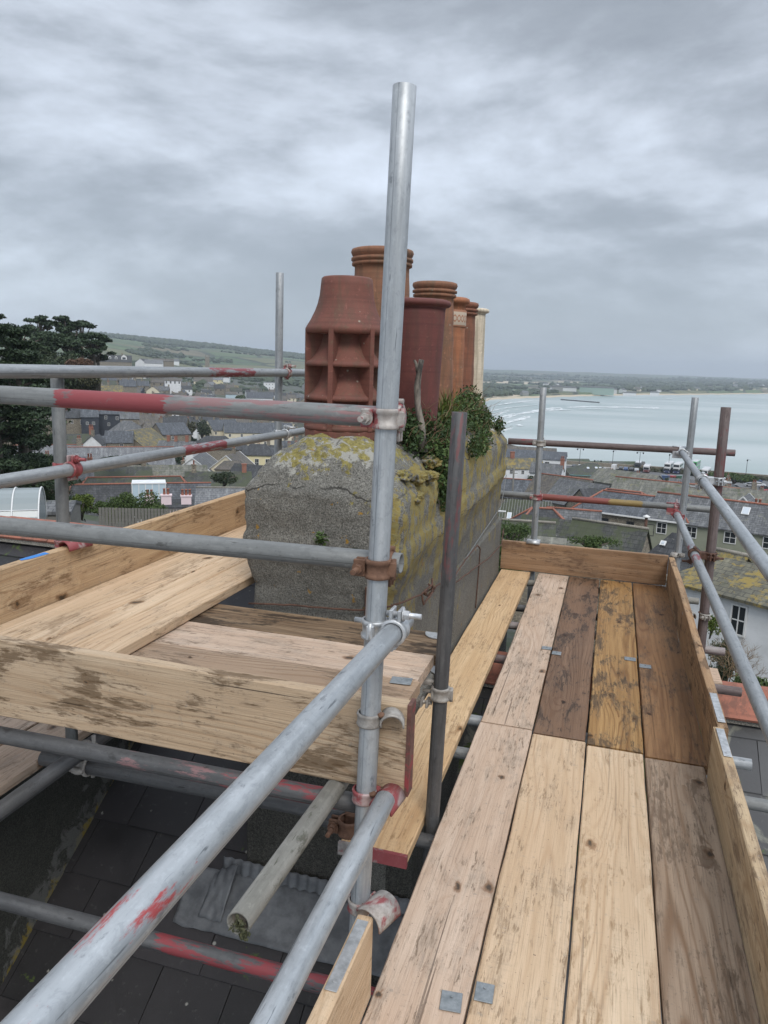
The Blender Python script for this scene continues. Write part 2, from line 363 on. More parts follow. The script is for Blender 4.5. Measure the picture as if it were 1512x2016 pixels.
def bolt(mb, p, d, L=.075, r=.0065):
    """bolt through ears: shank, hex nut, washer"""
    p = Vector(p); d = Vector(d).normalized()
    mb.tube([p, p+d*L], r, 10)
def nut(p, d, M_, parent, r=.0115, h=.012):
    mb = MB(); d = Vector(d).normalized(); p = Vector(p)
    mb.tube([p, p+d*h], r, 6, smooth=False); mb.tube([p-d*.003, p], r*1.35, 14)
    mb.build('nut', M_, parent)
def coupler(label, p, axA, axB, off, mat='zinc', side=None, group='scaffold couplers clamping the tubes', R0=.0245, swing=1):
    """right-angle coupler. A tube centre p, B tube centre p+off"""
    p = Vector(p); axA = Vector(axA).normalized(); axB = Vector(axB).normalized(); off = Vector(off)
    o = thing('scaffold_coupler', label, 'coupler', p, group=group); m = CM[mat]
    od = off.normalized()
    mb = MB()
    # saddle block between the tubes
    c = off*.5
    Mx = frame_m(c, od, axA); mb.box((0, 0, 0), (.042, .042, max(.006, off.length-.049+.012)), Mx, ch=.003)
    mb.build('saddle', m, o)
    for (q, ax, o2) in ((Vector((0, 0, 0)), axA, axB), (off, axB, axA)):
        away = -od if q.length < 1e-6 else od
        b = MB(); Mr = frame_m(q, ax, away)
        w = .022
        # two ribs + thin web, like a drop-forged half
        b.lathe([(R0+.0005, -w), (R0+.0065, -w), (R0+.0075, -w+.003), (R0+.0075, -w+.009), (R0+.004, -w+.012), (R0+.004, w-.012), (R0+.0075, w-.009), (R0+.0075, w-.003), (R0+.0065, w), (R0+.0005, w)], 28, M=Mr)
        b.build('clamp_band', m, o)
        # ears with bolt on one side
        sd_ = (o2 - ax*o2.dot(ax)).normalized()*swing
        pe = q + sd_*(R0+.016)
        for s_ in (-1, 1):
            e = MB(); Me = frame_m(pe + away*.010*s_ + away*.004, away, sd_)
            e.box((0, 0, 0), (.028, .040, .008), Me, ch=.002); e.build('clamp_ear', m, o)
        e = MB(); Mh = frame_m(q - sd_*(R0+.008), ax, sd_)
        e.box((0, 0, 0), (.018, .018, .036), Mh, ch=.003); hg = e.build('hinge', m, o)
        e = MB(); e.tube([q-sd_*(R0+.012)-ax*.024, q-sd_*(R0+.012)+ax*.024], .006, 10); e.build('hinge_pin', m, hg)
        bb = MB(); st = pe - away*.02; bolt(bb, st, away, .082); bo = bb.build('bolt', m, o)
        nut(pe + away*.022, away, m, bo)
    return o
def clip(label, p, ax_pole, out, mat='oldred', along=None, reach=.075, group='board clips hooked over the toe boards', sheet=.07, width=.075):
    """pressed clip: ring round a pole and a curved sheet that hooks over a tube or board edge"""
    p = Vector(p); up = Vector(ax_pole).normalized(); out = Vector(out).normalized(); al = up.cross(out)
    o = thing('board_clip', label, 'clip', p, group=group); m = CM[mat]
    b = MB(); Mr = frame_m((0, 0, 0), up, out); w = .016
    b.lathe([(.0247, -w), (.0285, -w), (.0305, -w+.004), (.0285, -w+.009), (.0285, w-.009), (.0305, w-.004), (.0285, w), (.0247, w)], 28, M=Mr)
    b.build('clamp_band', m, o)
    s = MB(); n = 14; vs = []; t_ = .0045
    c = out*(reach) - up*.006
    for k in range(n+1):
        a = R(200 - 205*k/n)
        for rr in (sheet/2, sheet/2+t_):
            for w_ in (-width/2, width/2):
                w2 = w_*(.6+.4*min(1, k/5))
                q = c + out*math.cos(a)*rr + up*math.sin(a)*rr + al*w2
                vs.append(tuple(q))
    fs = []
    for k in range(n):
        a = k*4; d = a+4
        fs += [(a, a+1, d+1, d), (a+2, d+2, d+3, a+3), (a, d, d+2, a+2), (a+1, a+3, d+3, d+1)]
    fs += [(0, 2, 3, 1), (n*4, n*4+1, n*4+3, n*4+2)]
    s.add(vs, fs, smooth=True); s.build('hook_plate', m, o)
    pe = al*.036
    for s_ in (-1, 1): e = MB(); e.box((0, 0, 0), (.024, .006, .026), frame_m(pe+out*.012*s_, up, al), ch=.0015); e.build('clamp_ear', m, o)
    e = MB(); e.tube([out*.028 - al*.014 + up*.012, out*.028 - al*.014 + up*.02], .008, 12); e.build('rivet', CM['rust'], o)
    bb = MB(); bolt(bb, pe - out*.026, out, .06, .006); bo = bb.build('bolt', m, o); nut(pe+out*.016, out, m, bo)
    return o
# ================================================================== FOREGROUND STRUCTURE
def slate_mat(name, c1, c2, lichen=.0, lc=(.22, .19, .05), rough=.62, moss=0.0):
    m, nt, b = newmat(name); v, raw = ocoord(nt, False)
    gi = nt.nodes.new('ShaderNodeNewGeometry')
    a = nz(nt, v, 5.0, 6, .6); f = nz(nt, vscale(nt, v, (30, 30, 30)), 1.0, 5, .7)
    c = mix(nt, gi.outputs['Random Per Island'], c1, c2)
    c = mix(nt, ramp(nt, a, [(.35, .5), (.6, 0.0)]), c, tuple(x*.55 for x in c1))
    c = mix(nt, ramp(nt, f, [(.6, 0.0), (.72, .4)]), c, (.10, .10, .095))
    sp = nd(nt, 'ShaderNodeTexVoronoi', {'Vector': v, 'Scale': 9.0})
    c = mix(nt, math_(nt, 'MULTIPLY', ramp(nt, sp.outputs['Distance'], [(.05, .8), (.09, 0.0)]), math_(nt, 'GREATER_THAN', f, .5)), c, (.33, .33, .30))
    if lichen:
        l = nz(nt, v, 2.2, 8, .7, .6); c = mix(nt, ramp(nt, l, [(.62-lichen*.3, 0.0), (.67-lichen*.3, .85)]), c, lc)
    if moss:
        l = nz(nt, vscale(nt, v, (1, 1, 1), (8, 2, 1)), 3.0, 8, .7, .6); c = mix(nt, ramp(nt, l, [(.64-moss*.2, 0.0), (.67-moss*.2, 1.0)]), c, (.05, .075, .015))
    setc(nt, b, c, ramp(nt, a, [(.3, rough-.12), (.7, rough+.12)]), 0.0, f, .35, .004); return m
SLATE_NEAR = slate_mat('roof_slate_near', (.016, .0155, .017), (.034, .031, .034), moss=.08)
SLATE_R = slate_mat('roof_slate_right', (.05, .05, .052), (.085, .085, .085), lichen=.12, lc=(.16, .16, .13), moss=.35)
def terracotta(name, c1, c2, dirt=(.09, .075, .06), lich=.2, amt=.4):
    m, nt, b = newmat(name); v, raw = ocoord(nt)
    a = nz(nt, v, 9.0, 7, .65, .3); d = nz(nt, vscale(nt, v, (1, 1, .5)), 4.0, 8, .7, .8); f = nz(nt, v, 90.0, 4, .7)
    c = mix(nt, ramp(nt, a, [(.35, 0.0), (.65, 1.0)]), c1, c2)
    c = mix(nt, ramp(nt, d, [(.63-amt*.25, 0.0), (.72-amt*.15, .8)]), c, dirt)
    st_ = nz(nt, vscale(nt, v, (24, 24, 2.2)), 1.0, 6, .65, .3); c = mix(nt, ramp(nt, st_, [(.40, .45), (.52, 0.0)]), c, tuple(x*.62 for x in dirt))
    z_ = nd(nt, 'ShaderNodeSeparateXYZ', {0: raw}).outputs[2]; bd_ = nz(nt, vscale(nt, v, (1, 1, 70)), 1.0, 3, .6); c = mix(nt, ramp(nt, bd_, [(.35, .35), (.5, 0.0)]), c, tuple(x*.6 for x in c2))
    pt = nz(nt, v, 34.0, 7, .72, .2); c = mix(nt, ramp(nt, pt, [(.60, 0.0), (.66, .55)]), c, tuple(min(1, x*1.5+.02) for x in c1)); c = mix(nt, ramp(nt, pt, [(.34, .6), (.40, 0.0)]), c, dirt)
    sp = nd(nt, 'ShaderNodeTexVoronoi', {'Vector': v, 'Scale': 26.0})
    on = math_(nt, 'GREATER_THAN', nd(nt, 'ShaderNodeSeparateColor', {0: sp.outputs['Color']}).outputs[1], 1-lich)
    c = mix(nt, math_(nt, 'MULTIPLY', ramp(nt, math_(nt, 'ADD', sp.outputs['Distance'], math_(nt, 'MULTIPLY', f, .15)), [(.15, .75), (.22, 0.0)]), on), c, (.30, .28, .22))
    c = mix(nt, ramp(nt, f, [(.62, 0.0), (.72, .5)]), c, tuple(x*.4 for x in c2))
    setc(nt, b, c, .78, 0.0, math_(nt, 'ADD', a, math_(nt, 'MULTIPLY', f, .5)), .3, .004); return m
RIDGE = terracotta('ridge_tile_clay', (.33, .125, .08), (.27, .10, .065), lich=.12, amt=.1)
POT_RED = terracotta('clay_pot_red', (.160, .056, .038), (.120, .042, .029), dirt=(.13, .085, .05), amt=.18, lich=.22)
POT_DRED = terracotta('clay_pot_dark_red', (.130, .038, .030), (.105, .031, .026), dirt=(.11, .05, .035), amt=.15, lich=.04)
POT_TAN = terracotta('clay_pot_tan', (.26, .115, .06), (.185, .082, .045), dirt=(.12, .082, .048), amt=.5, lich=.1)
POT_ORG = terracotta('clay_pot_orange', (.34, .135, .062), (.27, .098, .045), dirt=(.2, .12, .07), amt=.35, lich=.12)
POT_BRN = terracotta('clay_pot_brown', (.23, .085, .045), (.165, .064, .036), dirt=(.12, .08, .05), amt=.4, lich=.08)
POT_CRM = terracotta('clay_pot_cream', (.60, .52, .40), (.50, .42, .31), dirt=(.3, .26, .19), amt=.2, lich=.05)

# ---- own roof: slates laid in courses on battens; z = z0 + .65*(y-2.8)
def slate_roof(name, label, x0, x1, y0, y1, zf, mat, w=.315, ex=.215, yref=2.825, seed=1, back=None, clip_=None):
    rnd = random.Random(seed); root = thing(name, label, 'roof', (0, 0, 0))
    mb = MB(); k0 = int((y0-yref)/ex)-1; k1 = int((y1-yref)/ex)+1
    for k in range(k0, k1+1):
        ya = yref+k*ex; yb = ya+ex*1.55
        if ya > y1-.02 or ya < y0: continue
        yb = min(yb, y1+.02); off = (k % 2)*.5*w + rnd.uniform(-.01, .01) + .145
        j = int((x0-off)/w)-1
        while j*w+off < x1:
            xa = j*w+off+.002; xb = xa+w-.004; j += 1
            xa = max(xa, x0); xb = min(xb, x1)
            if xb-xa < .03: continue
            if clip_ and clip_((xa+xb)/2, ya+.05): continue
            d = [rnd.uniform(-.0015, .003) for _ in range(4)]; t = .006; jy = rnd.uniform(-.004, .004)
            L0 = .011 + rnd.uniform(0, .003); L1 = .001
            p = [(xa, ya+jy, zf(ya+jy)+L0+d[0]), (xb, ya+jy, zf(ya+jy)+L0+d[1]), (xb, yb, zf(yb)+L1), (xa, yb, zf(yb)+L1)]
            q = [(a, b_, c-t) for a, b_, c in p]
            mb.add(p+q, [(0, 1, 2, 3), (0, 4, 5, 1), (1, 5, 6, 2), (3, 7, 4, 0)])
    mb.build('slates', mat, root, fixn=False)
    u = MB(); u.quad((x0, y0, zf(y0)-.02), (x1, y0, zf(y0)-.02), (x1, y1, zf(y1)-.02), (x0, y1, zf(y1)-.02))
    if back:
        yb, zb = back; u.quad((x0, y1, zf(y1)-.02), (x1, y1, zf(y1)-.02), (x1, yb, zb), (x0, yb, zb))
        for xx in (x0, x1): u.add([(xx, y0, zf(y0)-.02), (xx, y1, zf(y1)-.02), (xx, yb, zb), (xx, yb, -15), (xx, y0, -15)], [(0, 1, 2, 3, 4)])
        u.quad((x0, yb, zb), (x1, yb, zb), (x1, yb, -15), (x0, yb, -15))
    u.build('roof_deck', SLATE_BASE, root, fixn=False)
    return root
SLATE_BASE, _nt, _b = newmat('roof_underlay'); setc(_nt, _b, (.03, .03, .03), .9)
zl = lambda y: -.70+.65*(y-2.8)
zr = lambda y: -.30+.65*(y-4.2)
own = slate_roof('slate_roof', 'dark slate roof slope below the scaffold, left of the chimney', -9.0, -.80, -.9, 4.27, zl, SLATE_NEAR, back=(9.5, -3.1), seed=3)
ownr = slate_roof('slate_roof', 'mossy grey slate roof slope right of the walkway', -.78, 7.5, -.9, 4.22, zr, SLATE_R, back=(9.5, -3.6), seed=5, w=.36, ex=.26)
def ridge_tiles(parent, x0, x1, y, z, L=.45, seed=1, h=.115, hw=.15):
    rnd = random.Random(seed); x = x0
    while x < x1:
        mb = MB(); t = .014; Lx = L-.008
        prof = [(-hw, -h), (-.03, 0), (.03, 0), (hw, -h), (hw-.008, -h-t), (.02, -t), (-.02, -t), (-hw+.008, -h-t)]
        vs = [(0, a, b_) for a, b_ in prof]+[(Lx, a, b_) for a, b_ in prof]; n = 8
        mb.add(vs, [(i, (i+1) % n, n+(i+1) % n, n+i) for i in range(n)]+[tuple(range(n))[::-1], tuple(range(n, 2*n))])
        o = mb.build('ridge_tile', RIDGE, parent); o.location = (x, y+rnd.uniform(-.004, .004), z+rnd.uniform(-.004, .004)); o.rotation_euler = (0, rnd.uniform(-.006, .006), 0)
        x += L
    m = MB(); m.box(((x0+x1)/2, y, z-h-.01), (x1-x0, hw*1.75, .06)); m.build('mortar', CONC['mortar'], parent)

# ---- concrete / render
def concrete(name, c1, c2, lichen=False, white=False, gscale=1.0, cheek=False):
    m, nt, b = newmat(name); v, raw = ocoord(nt, False); P = nd(nt, 'ShaderNodeSeparateXYZ', {0: raw})
    a = nz(nt, v, 3.5*gscale, 7, .65, .3); f = nz(nt, v, 165.0*gscale, 4, .75); g2 = nz(nt, v, 55.0*gscale, 6, .78)
    c = mix(nt, ramp(nt, a, [(.35, 0.0), (.65, 1.0)]), c1, c2)
    c = mix(nt, ramp(nt, f, [(.43, .8), (.49, 0.0)]), c, tuple(x*.33 for x in c1))
    c = mix(nt, ramp(nt, f, [(.57, 0.0), (.66, .6)]), c, tuple(min(1, x*1.8) for x in c2))
    c = mix(nt, ramp(nt, g2, [(.38, .45), (.52, 0.0)]), c, tuple(x*.45 for x in c1))
    h = math_(nt, 'ADD', math_(nt, 'MULTIPLY', f, .6), math_(nt, 'ADD', math_(nt, 'MULTIPLY', g2, 1.3), a))
    if lichen:
        z = P.outputs[2]; x = P.outputs[0]; y = P.outputs[1]
        l1 = math_(nt, 'ADD', math_(nt, 'MULTIPLY', nz(nt, v, 6.5, 8, .7, .15), .6), math_(nt, 'MULTIPLY', nz(nt, v, 26.0, 8, .75, .2), .4)); top = ramp(nt, z, [(.0, 0.0), (1.0, 1.0)])
        zt = nd(nt, 'ShaderNodeMapRange', {0: z, 1: .92, 2: 1.16, 3: -.12, 4: .03}).outputs[0]
        # streaks on the side that faces the sea
        l2 = nz(nt, vscale(nt, v, (11, 8, 3.2)), 1.0, 10, .76, .25)
        xs = nd(nt, 'ShaderNodeMapRange', {0: x, 1: -.86, 2: -.80, 3: -.45, 4: .05}).outputs[0]
        zs = nd(nt, 'ShaderNodeMapRange', {0: z, 1: .1, 2: .7, 3: -.13, 4: .03}).outputs[0]
        wl = math_(nt, 'ADD', math_(nt, 'MULTIPLY', nz(nt, vscale(nt, v, (1, 1, 1), (4, 4, 4)), 8.0, 8, .7, .15), .6), math_(nt, 'MULTIPLY', nz(nt, vscale(nt, v, (1, 1, 1), (4, 4, 4)), 30.0, 8, .75, .2), .4))
        c = mix(nt, ramp(nt, math_(nt, 'ADD', wl, zt), [(.535, 0.0), (.555, .9)]), c, (.38, .37, .33))
        c = mix(nt, ramp(nt, math_(nt, 'ADD', l1, zt), [(.515, 0.0), (.535, .92)]), c, mix(nt, ramp(nt, g2, [(.4, 0.0), (.6, 1.0)]), (.17, .14, .035), (.33, .28, .075)))
        c = mix(nt, ramp(nt, math_(nt, 'ADD', math_(nt, 'ADD', l2, xs), zs), [(.55, 0.0), (.575, .86)]), c, mix(nt, ramp(nt, g2, [(.4, 0.0), (.6, 1.0)]), (.30, .21, .035), (.29, .25, .09)))
        sp = nz(nt, v, 16.0, 5, .6, .2)
        c = mix(nt, ramp(nt, sp, [(.66, 0.0), (.68, .95)]), c, (.33, .185, .025))
        # cracks between the cement lifts
        for zc, am, th in ((1.03, .06, .0032), (.745, .03, .0016)):
            wv = math_(nt, 'MULTIPLY', math_(nt, 'SUBTRACT', nz(nt, vscale(nt, v, (3, 3, .6), (zc*9, 0, 0)), 1.0, 6, .6), .5), am*2.6)
            dd = math_(nt, 'ABSOLUTE', math_(nt, 'SUBTRACT', math_(nt, 'ADD', z, wv), zc))
            k = math_(nt, 'LESS_THAN', dd, th); c = mix(nt, math_(nt, 'MULTIPLY', math_(nt, 'MULTIPLY', k, ramp(nt, a, [(.42, 0.0), (.5, 1.0)])), .85), c, (.025, .022, .018))
            h = math_(nt, 'SUBTRACT', h, math_(nt, 'MULTIPLY', k, 1.0))
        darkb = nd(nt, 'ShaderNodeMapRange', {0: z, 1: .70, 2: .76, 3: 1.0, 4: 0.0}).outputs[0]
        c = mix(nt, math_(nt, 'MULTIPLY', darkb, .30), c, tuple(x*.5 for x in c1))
    if cheek:
        d = math_(nt, 'SUBTRACT', P.outputs[2], math_(nt, 'ADD', math_(nt, 'MULTIPLY', P.outputs[1], .65), -2.52))
        l1 = nz(nt, v, 7.0, 9, .72, 1.0); k = math_(nt, 'ADD', l1, nd(nt, 'ShaderNodeMapRange', {0: d, 1: 0.02, 2: .16, 3: .09, 4: -.3}).outputs[0])
        c = mix(nt, ramp(nt, k, [(.56, 0.0), (.60, .9)]), c, (.26, .19, .03))
        c = mix(nt, ramp(nt, math_(nt, 'ADD', wl_(nt, v), nd(nt, 'ShaderNodeMapRange', {0: d, 1: .1, 2: .4, 3: .08, 4: -.25}).outputs[0]), [(.52, 0.0), (.6, .7)]), c, (.16, .16, .15))
    setc(nt, b, c, .9, 0.0, h, 1.0, .009); return m
def wl_(nt, v): return nz(nt, vscale(nt, v, (1, 1, 1), (4, 4, 4)), 9.0, 8, .7, .8)
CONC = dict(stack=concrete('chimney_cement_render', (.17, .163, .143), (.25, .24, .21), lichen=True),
            mortar=concrete('mortar', (.22, .20, .17), (.32, .30, .26)),
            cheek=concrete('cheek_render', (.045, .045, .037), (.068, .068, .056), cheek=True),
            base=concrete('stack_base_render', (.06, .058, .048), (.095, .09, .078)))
ridge_tiles(own, -9.0, -1.55, 4.32, .385, seed=2, h=.105)
ridge_tiles(ownr, -.70, 7.4, 4.30, -.118, seed=4, h=.13, L=.42)

cw = MB()
ys = [.2+i*.2 for i in range(19)]
for i in range(len(ys)-1):
    a, b_ = ys[i], ys[i+1]
    cw.add([(-2.25, a, zl(a)-.1), (-2.25, b_, zl(b_)-.1), (-2.25, b_, -.11), (-2.25, a, -.11)], [(0, 1, 2, 3)])
cw.add([(-2.25, .2, -.11), (-2.25, 3.8, -.11), (-2.5, 3.8, -.11), (-2.5, .2, -.11), (-2.5, .2, -3), (-2.25, .2, -3), (-2.5, 3.8, -.8), (-2.25, 3.8, -.8)], [(0, 1, 2, 3), (0, 3, 4, 5), (1, 7, 6, 2), (3, 2, 6, 4)])
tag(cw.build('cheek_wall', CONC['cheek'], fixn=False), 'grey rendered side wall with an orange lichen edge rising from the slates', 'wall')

# ---- chimney stack
X0, X1, Y0, Y1 = -1.385, -.77, 2.79, 5.70
ch = thing('chimney_stack', 'grey cement-rendered chimney stack crusted with yellow lichen, carrying the clay pots', 'chimney', (0, 0, 0))
def ring_pts(out, z, n=64, rc=.07, lop=0):
    x0, x1, y0, y1 = X0-out, X1+out, Y0-out, Y1+out; rc = max(.02, rc); pts = []
    segs = [((x0+rc, y0), (x1-rc, y0)), ((x1, y0+rc), (x1, y1-rc)), ((x1-rc, y1), (x0+rc, y1)), ((x0, y1-rc), (x0, y0+rc))]
    cnt = [46, 130, 30, 80]
    for q, ((ax, ay), (bx, by)) in enumerate(segs):
        for i in range(cnt[q]):
            t = i/(cnt[q]-1); pts.append((ax+(bx-ax)*t, ay+(by-ay)*t, z))
        nx = segs[(q+1) % 4][0]
        cx = bx if q in (1, 3) else nx[0] - (rc if q == 0 else -rc); 
        cx, cy = ((x1-rc, y0+rc), (x1-rc, y1-rc), (x0+rc, y1-rc), (x0+rc, y0+rc))[q]
        a0 = (-90, 0, 90, 180)[q]
        for i in range(1, 5): a = R(a0+90*i/5); pts.append((cx+rc*math.cos(a), cy+rc*math.sin(a), z))
    return pts
zk = [(-1.4, 0, .03), (-.3, 0, .03), (.3, 0, .03), (.55, .0, .03), (.62, .004, .035), (.70, .022, .04), (.755, .042, .04), (.825, .043, .04), (.84, .033, .045), (.96, .034, .045), (1.02, .022, .06), (1.10, -.03, .07), (1.17, -.085, .07), (1.215, -.15, .06), (1.235, -.21, .05), (1.24, -.28, .03)]
zs_ = []
for (a0_, b0_, c0_), (a1_, b1_, c1_) in zip(zk, zk[1:]):
    K = max(1, int((a1_-a0_)/.017)) if a0_ > .5 else 3
    if a0_ >= 1.1: K = 6
    for i in range(K): t_ = i/K; zs_.append((a0_+(a1_-a0_)*t_, b0_+(b1_-b0_)*t_, c0_+(c1_-c0_)*t_))
zs_.append(zk[-1])
mb = MB(); rows = []
for z, out, rc in zs_:
    row = []
    for (x, y, zz_) in ring_pts(out, z, rc=rc):
        nv = noise.noise(Vector((x*2.3, y*2.3, zz_*3)))*.018 + noise.noise(Vector((x*9, y*9, zz_*9)))*.008 + noise.noise(Vector((x*24, y*24, zz_*24)))*.0055 + noise.noise(Vector((x*55, y*55, zz_*55)))*.003 + (abs(noise.noise(Vector((x*13, y*13, zz_*13))))*.016 if zz_ > .98 else 0)
        k = 1.0 if z > .55 else .45
        # crown sags between pots
        dzz = (noise.noise(Vector((x*3+4, y*2.1, 2)))*.035+noise.noise(Vector((x*14, y*14, 5)))*.014+noise.noise(Vector((x*38, y*38, 5)))*.006)*max(0, (z-.9)/.3)
        c = Vector((x-(X0+X1)/2, (y-4.25)*.12, 0)).normalized()
        sd_ = Vector((1 if x > -.85 else (-1 if x < -1.3 else 0), -1 if y < 2.95 else (1 if y > 5.6 else 0), 0))
        row.append((x+sd_.x*nv*k*1.2, y+sd_.y*nv*k*1.2, zz_+dzz))
    rows.append(row)
n = len(rows[0]); vs = [p for r_ in rows for p in r_]; fs = []
for i in range(len(rows)-1):
    for k in range(n): fs.append((i*n+k, i*n+(k+1) % n, (i+1)*n+(k+1) % n, (i+1)*n+k))
fs.append(tuple((len(rows)-1)*n+k for k in range(n)))
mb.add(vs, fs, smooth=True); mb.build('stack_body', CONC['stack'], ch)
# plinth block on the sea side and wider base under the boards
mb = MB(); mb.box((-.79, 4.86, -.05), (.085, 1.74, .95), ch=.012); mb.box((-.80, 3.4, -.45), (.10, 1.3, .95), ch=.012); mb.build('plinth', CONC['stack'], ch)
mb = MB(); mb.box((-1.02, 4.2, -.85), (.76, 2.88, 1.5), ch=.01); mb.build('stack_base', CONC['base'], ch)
# loose lumps of cement on the crown
for (x, y, z, s) in ((-.80, 2.93, 1.09, .055), (-.76, 3.05, 1.07, .06), (-.83, 2.86, 1.05, .045), (-.74, 3.2, 1.06, .05), (-.93, 2.86, 1.09, .04), (-.75, 2.98, 1.0, .05), (-.78, 3.35, 1.1, .06), (-1.30, 2.95, 1.09, .04)):
    bm = bmesh.new(); bmesh.ops.create_icosphere(bm, subdivisions=4, radius=s*.72)
    for v_ in bm.verts:
        q = v_.co.normalized(); v_.co *= 1+noise.noise(q*1.8+Vector((x*9, y*9, 0)))*.5+noise.noise(q*6+Vector((x*9, 0, 0)))*.3+noise.noise(q*16)*.12; v_.co.z *= .65; v_.co.y *= 1.3
    mb = MB(); bm.verts.index_update(); mb.add([(a.co.x+x, a.co.y+y, a.co.z+z) for a in bm.verts], [[v_.index for v_ in f_.verts] for f_ in bm.faces], smooth=True); bm.free(); mb.build('cement_lump', CONC['stack'], ch)
# lead flashing
def sheet(parent, name, fn, nu, nv, mat, t=.003):
    mb = MB(); vs = [fn(i/nu, j/nv) for i in range(nu+1) for j in range(nv+1)]
    fs = [(i*(nv+1)+j, i*(nv+1)+j+1, (i+1)*(nv+1)+j+1, (i+1)*(nv+1)+j) for i in range(nu) for j in range(nv)]
    mb.add(vs, fs, smooth=True); o = mb.build(name, mat, parent, fixn=False)
    md = o.modifiers.new('t', 'SOLIDIFY'); md.thickness = t; return o
fl = thing('lead_flashing', 'ribbed grey lead flashing dressed round the foot of the chimney', 'flashing')
def up_(u, v): 
    x = -1.50+.86*u; return (x, 2.745-.004*math.sin(u*120)-.02*(1-v), -.81+.155*v+.004*noise.noise(Vector((x*6, 0, 0))))
sheet(fl, 'upstand', up_, 160, 5, CM['lead'])
def ap_(u, v):
    x = -1.66+1.0*u+.03*v; y = 2.735-.21*v+.006*noise.noise(Vector((x*4, v*2, 3))); return (x, y, zl(y)+.022+.004*noise.noise(Vector((x*13, v*6, 1)))*(1+3*(u < .2)))
sheet(fl, 'apron', ap_, 70, 16, CM['lead'])
def cr_(u, v):
    x = -1.53+.11*u; y = 2.72-.16*v; return (x, y, zl(y)+.028+.07*u*(1-v)+.012*noise.noise(Vector((u*5, v*5, 9))))
sheet(fl, 'folded_corner', cr_, 12, 12, CM['lead'])

# ---- chimney pots
POTG = 'clay pots standing along the chimney crown'
def pot(label, x, y, z0, prof, mat, n=48, tilt=(0, 0), extra=None):
    o = thing('chimney_pot', label, 'chimney pot', (x, y, z0), group=POTG); o.rotation_euler = (tilt[0], tilt[1], random.uniform(0, 6))
    mb = MB(); mb.lathe(prof, n); mb.build('pot_body', mat, o)
    if extra: extra(o)
    return o
def prof_round(r0, r1, h, lip, bands, rin=.02, rings=0, r_mid=None):
    """tapered pot with rolled lip and throwing rings"""
    p = [(r0-rin, -.05), (r0, -.05)]; K = 24
    for i in range(K+1):
        t = i/K; rr_ = r0+(r1-r0)*t + (rings*math.sin(t*K*1.3) if rings else 0)
        p.append((rr_, (h-bands)*t))
    zb = h-bands
    for dr, dz in lip: p.append((r1+dr, zb+dz*bands))
    p += [(r1-rin+.004, h-.004), (r1-rin, h-.05), (r0-rin, .1)]
    return p
LIP3 = [(.004, .02), (.014, .06), (.014, .2), (.004, .25), (.004, .29), (.018, .33), (.018, .47), (.006, .52), (.006, .56), (.014, .62), (.02, .80), (.016, .95), (.004, 1.0)]
LIPR = [(.0, .0), (.004, .2), (.02, .3), (.026, .55), (.022, .85), (.006, 1.0)]
# louvred pot
frm_white, _nt, _b = newmat('dropping_white'); setc(_nt, _b, (.7, .7, .68), .8)
def louvre_pot():
    o = thing('chimney_pot', 'squat louvred dark red clay pot with ribs, nearest on the chimney', 'chimney pot', (-1.115, 3.13, 1.205), group=POTG)
    zt = [.455, .315, .175, .05]
    b = MB()
    b.lathe([(.100, .44), (.168, .444), (.172, .462), (.167, .472), (.150, .50), (.133, .535), (.122, .565), (.114, .60), (.110, .64), (.107, .668), (.100, .674), (.092, .664), (.097, .58), (.12, .47), (.100, .44)], 56)
    b.build('pot_body', POT_RED, o)
    b = MB(); b.lathe([(.090, .05), (.150, .055), (.163, .052), (.172, .040), (.172, .012), (.160, -.018), (.160, -.07), (.10, -.07)], 14, smooth=False); b.build('pot_base', POT_RED, o)
    for k in range(6):
        a = 2*math.pi*k/6; m = MB(); Mr = Matrix.Rotation(a, 4, 'Z')
        vs = []
        for (r_, w_) in ((.085, .012), (.172, .0105)):
            for z in (.045, .462): vs += [(r_, -w_, z), (r_, w_, z)]
        m.add(vs, [(0, 1, 3, 2), (4, 6, 7, 5), (0, 4, 5, 1), (2, 3, 7, 6), (0, 2, 6, 4), (1, 5, 7, 3)], M=Mr); m.build('rib', POT_RED, o)
    for t in range(3):
        z1, z0_ = zt[t], zt[t+1]; h_ = z1-z0_; m = MB()
        m.lathe([(.098, z1-.006), (.103, z1-h_*.25), (.112, z1-h_*.45), (.126, z1-h_*.65), (.146, z1-h_*.83), (.166, z0_+.012), (.171, z0_+.006), (.170, z0_-.006), (.160, z0_-.008), (.135, z0_+.006), (.095, z0_+.03)], 56); m.build('louvre_skirt', POT_RED, o)
    m = MB(); m.add([(.0, 0, 0), (.006, 0, -.004), (.004, 0, -.03), (-.002, 0, -.034), (-.004, 0, -.01), (.002, 0, .012)], [(0, 1, 2, 3, 4, 5)]); q_ = m.build('bird_dropping', frm_white, o, fixn=False); q_.location = (.055, -.155, .49); q_.rotation_euler = (-.35, 0, .35)
    o.rotation_euler = (0, 0, R(-110+36-55+38))
    # dark openings are real hollows: recessed slots between skirt and body
    for t in range(3):
        for k in range(8):
            pass
    return o
louvre_pot()
pot('tall tan clay pot with three-ring lip, rising behind the louvred pot', -1.17, 3.80, 1.2, prof_round(.165, .137, .89, LIP3, .085, rings=.0012), POT_TAN)
pot('plain dark red clay pot with rolled lip, right of the main pole', -.905, 3.52, 1.2, prof_round(.108, .128, .625, LIPR, .04), POT_DRED)
pot('weathered tan clay pot with ringed lip, behind the dark red one', -1.04, 4.42, 1.2, prof_round(.138, .110, .80, LIP3, .085, rings=.0015), POT_TAN)
def collar(o):
    m = MB(); m.lathe([(.1115, .60), (.1125, .602), (.1125, .70), (.1115, .702)], 40)
    m.build('patterned_collar', COLLAR, o)
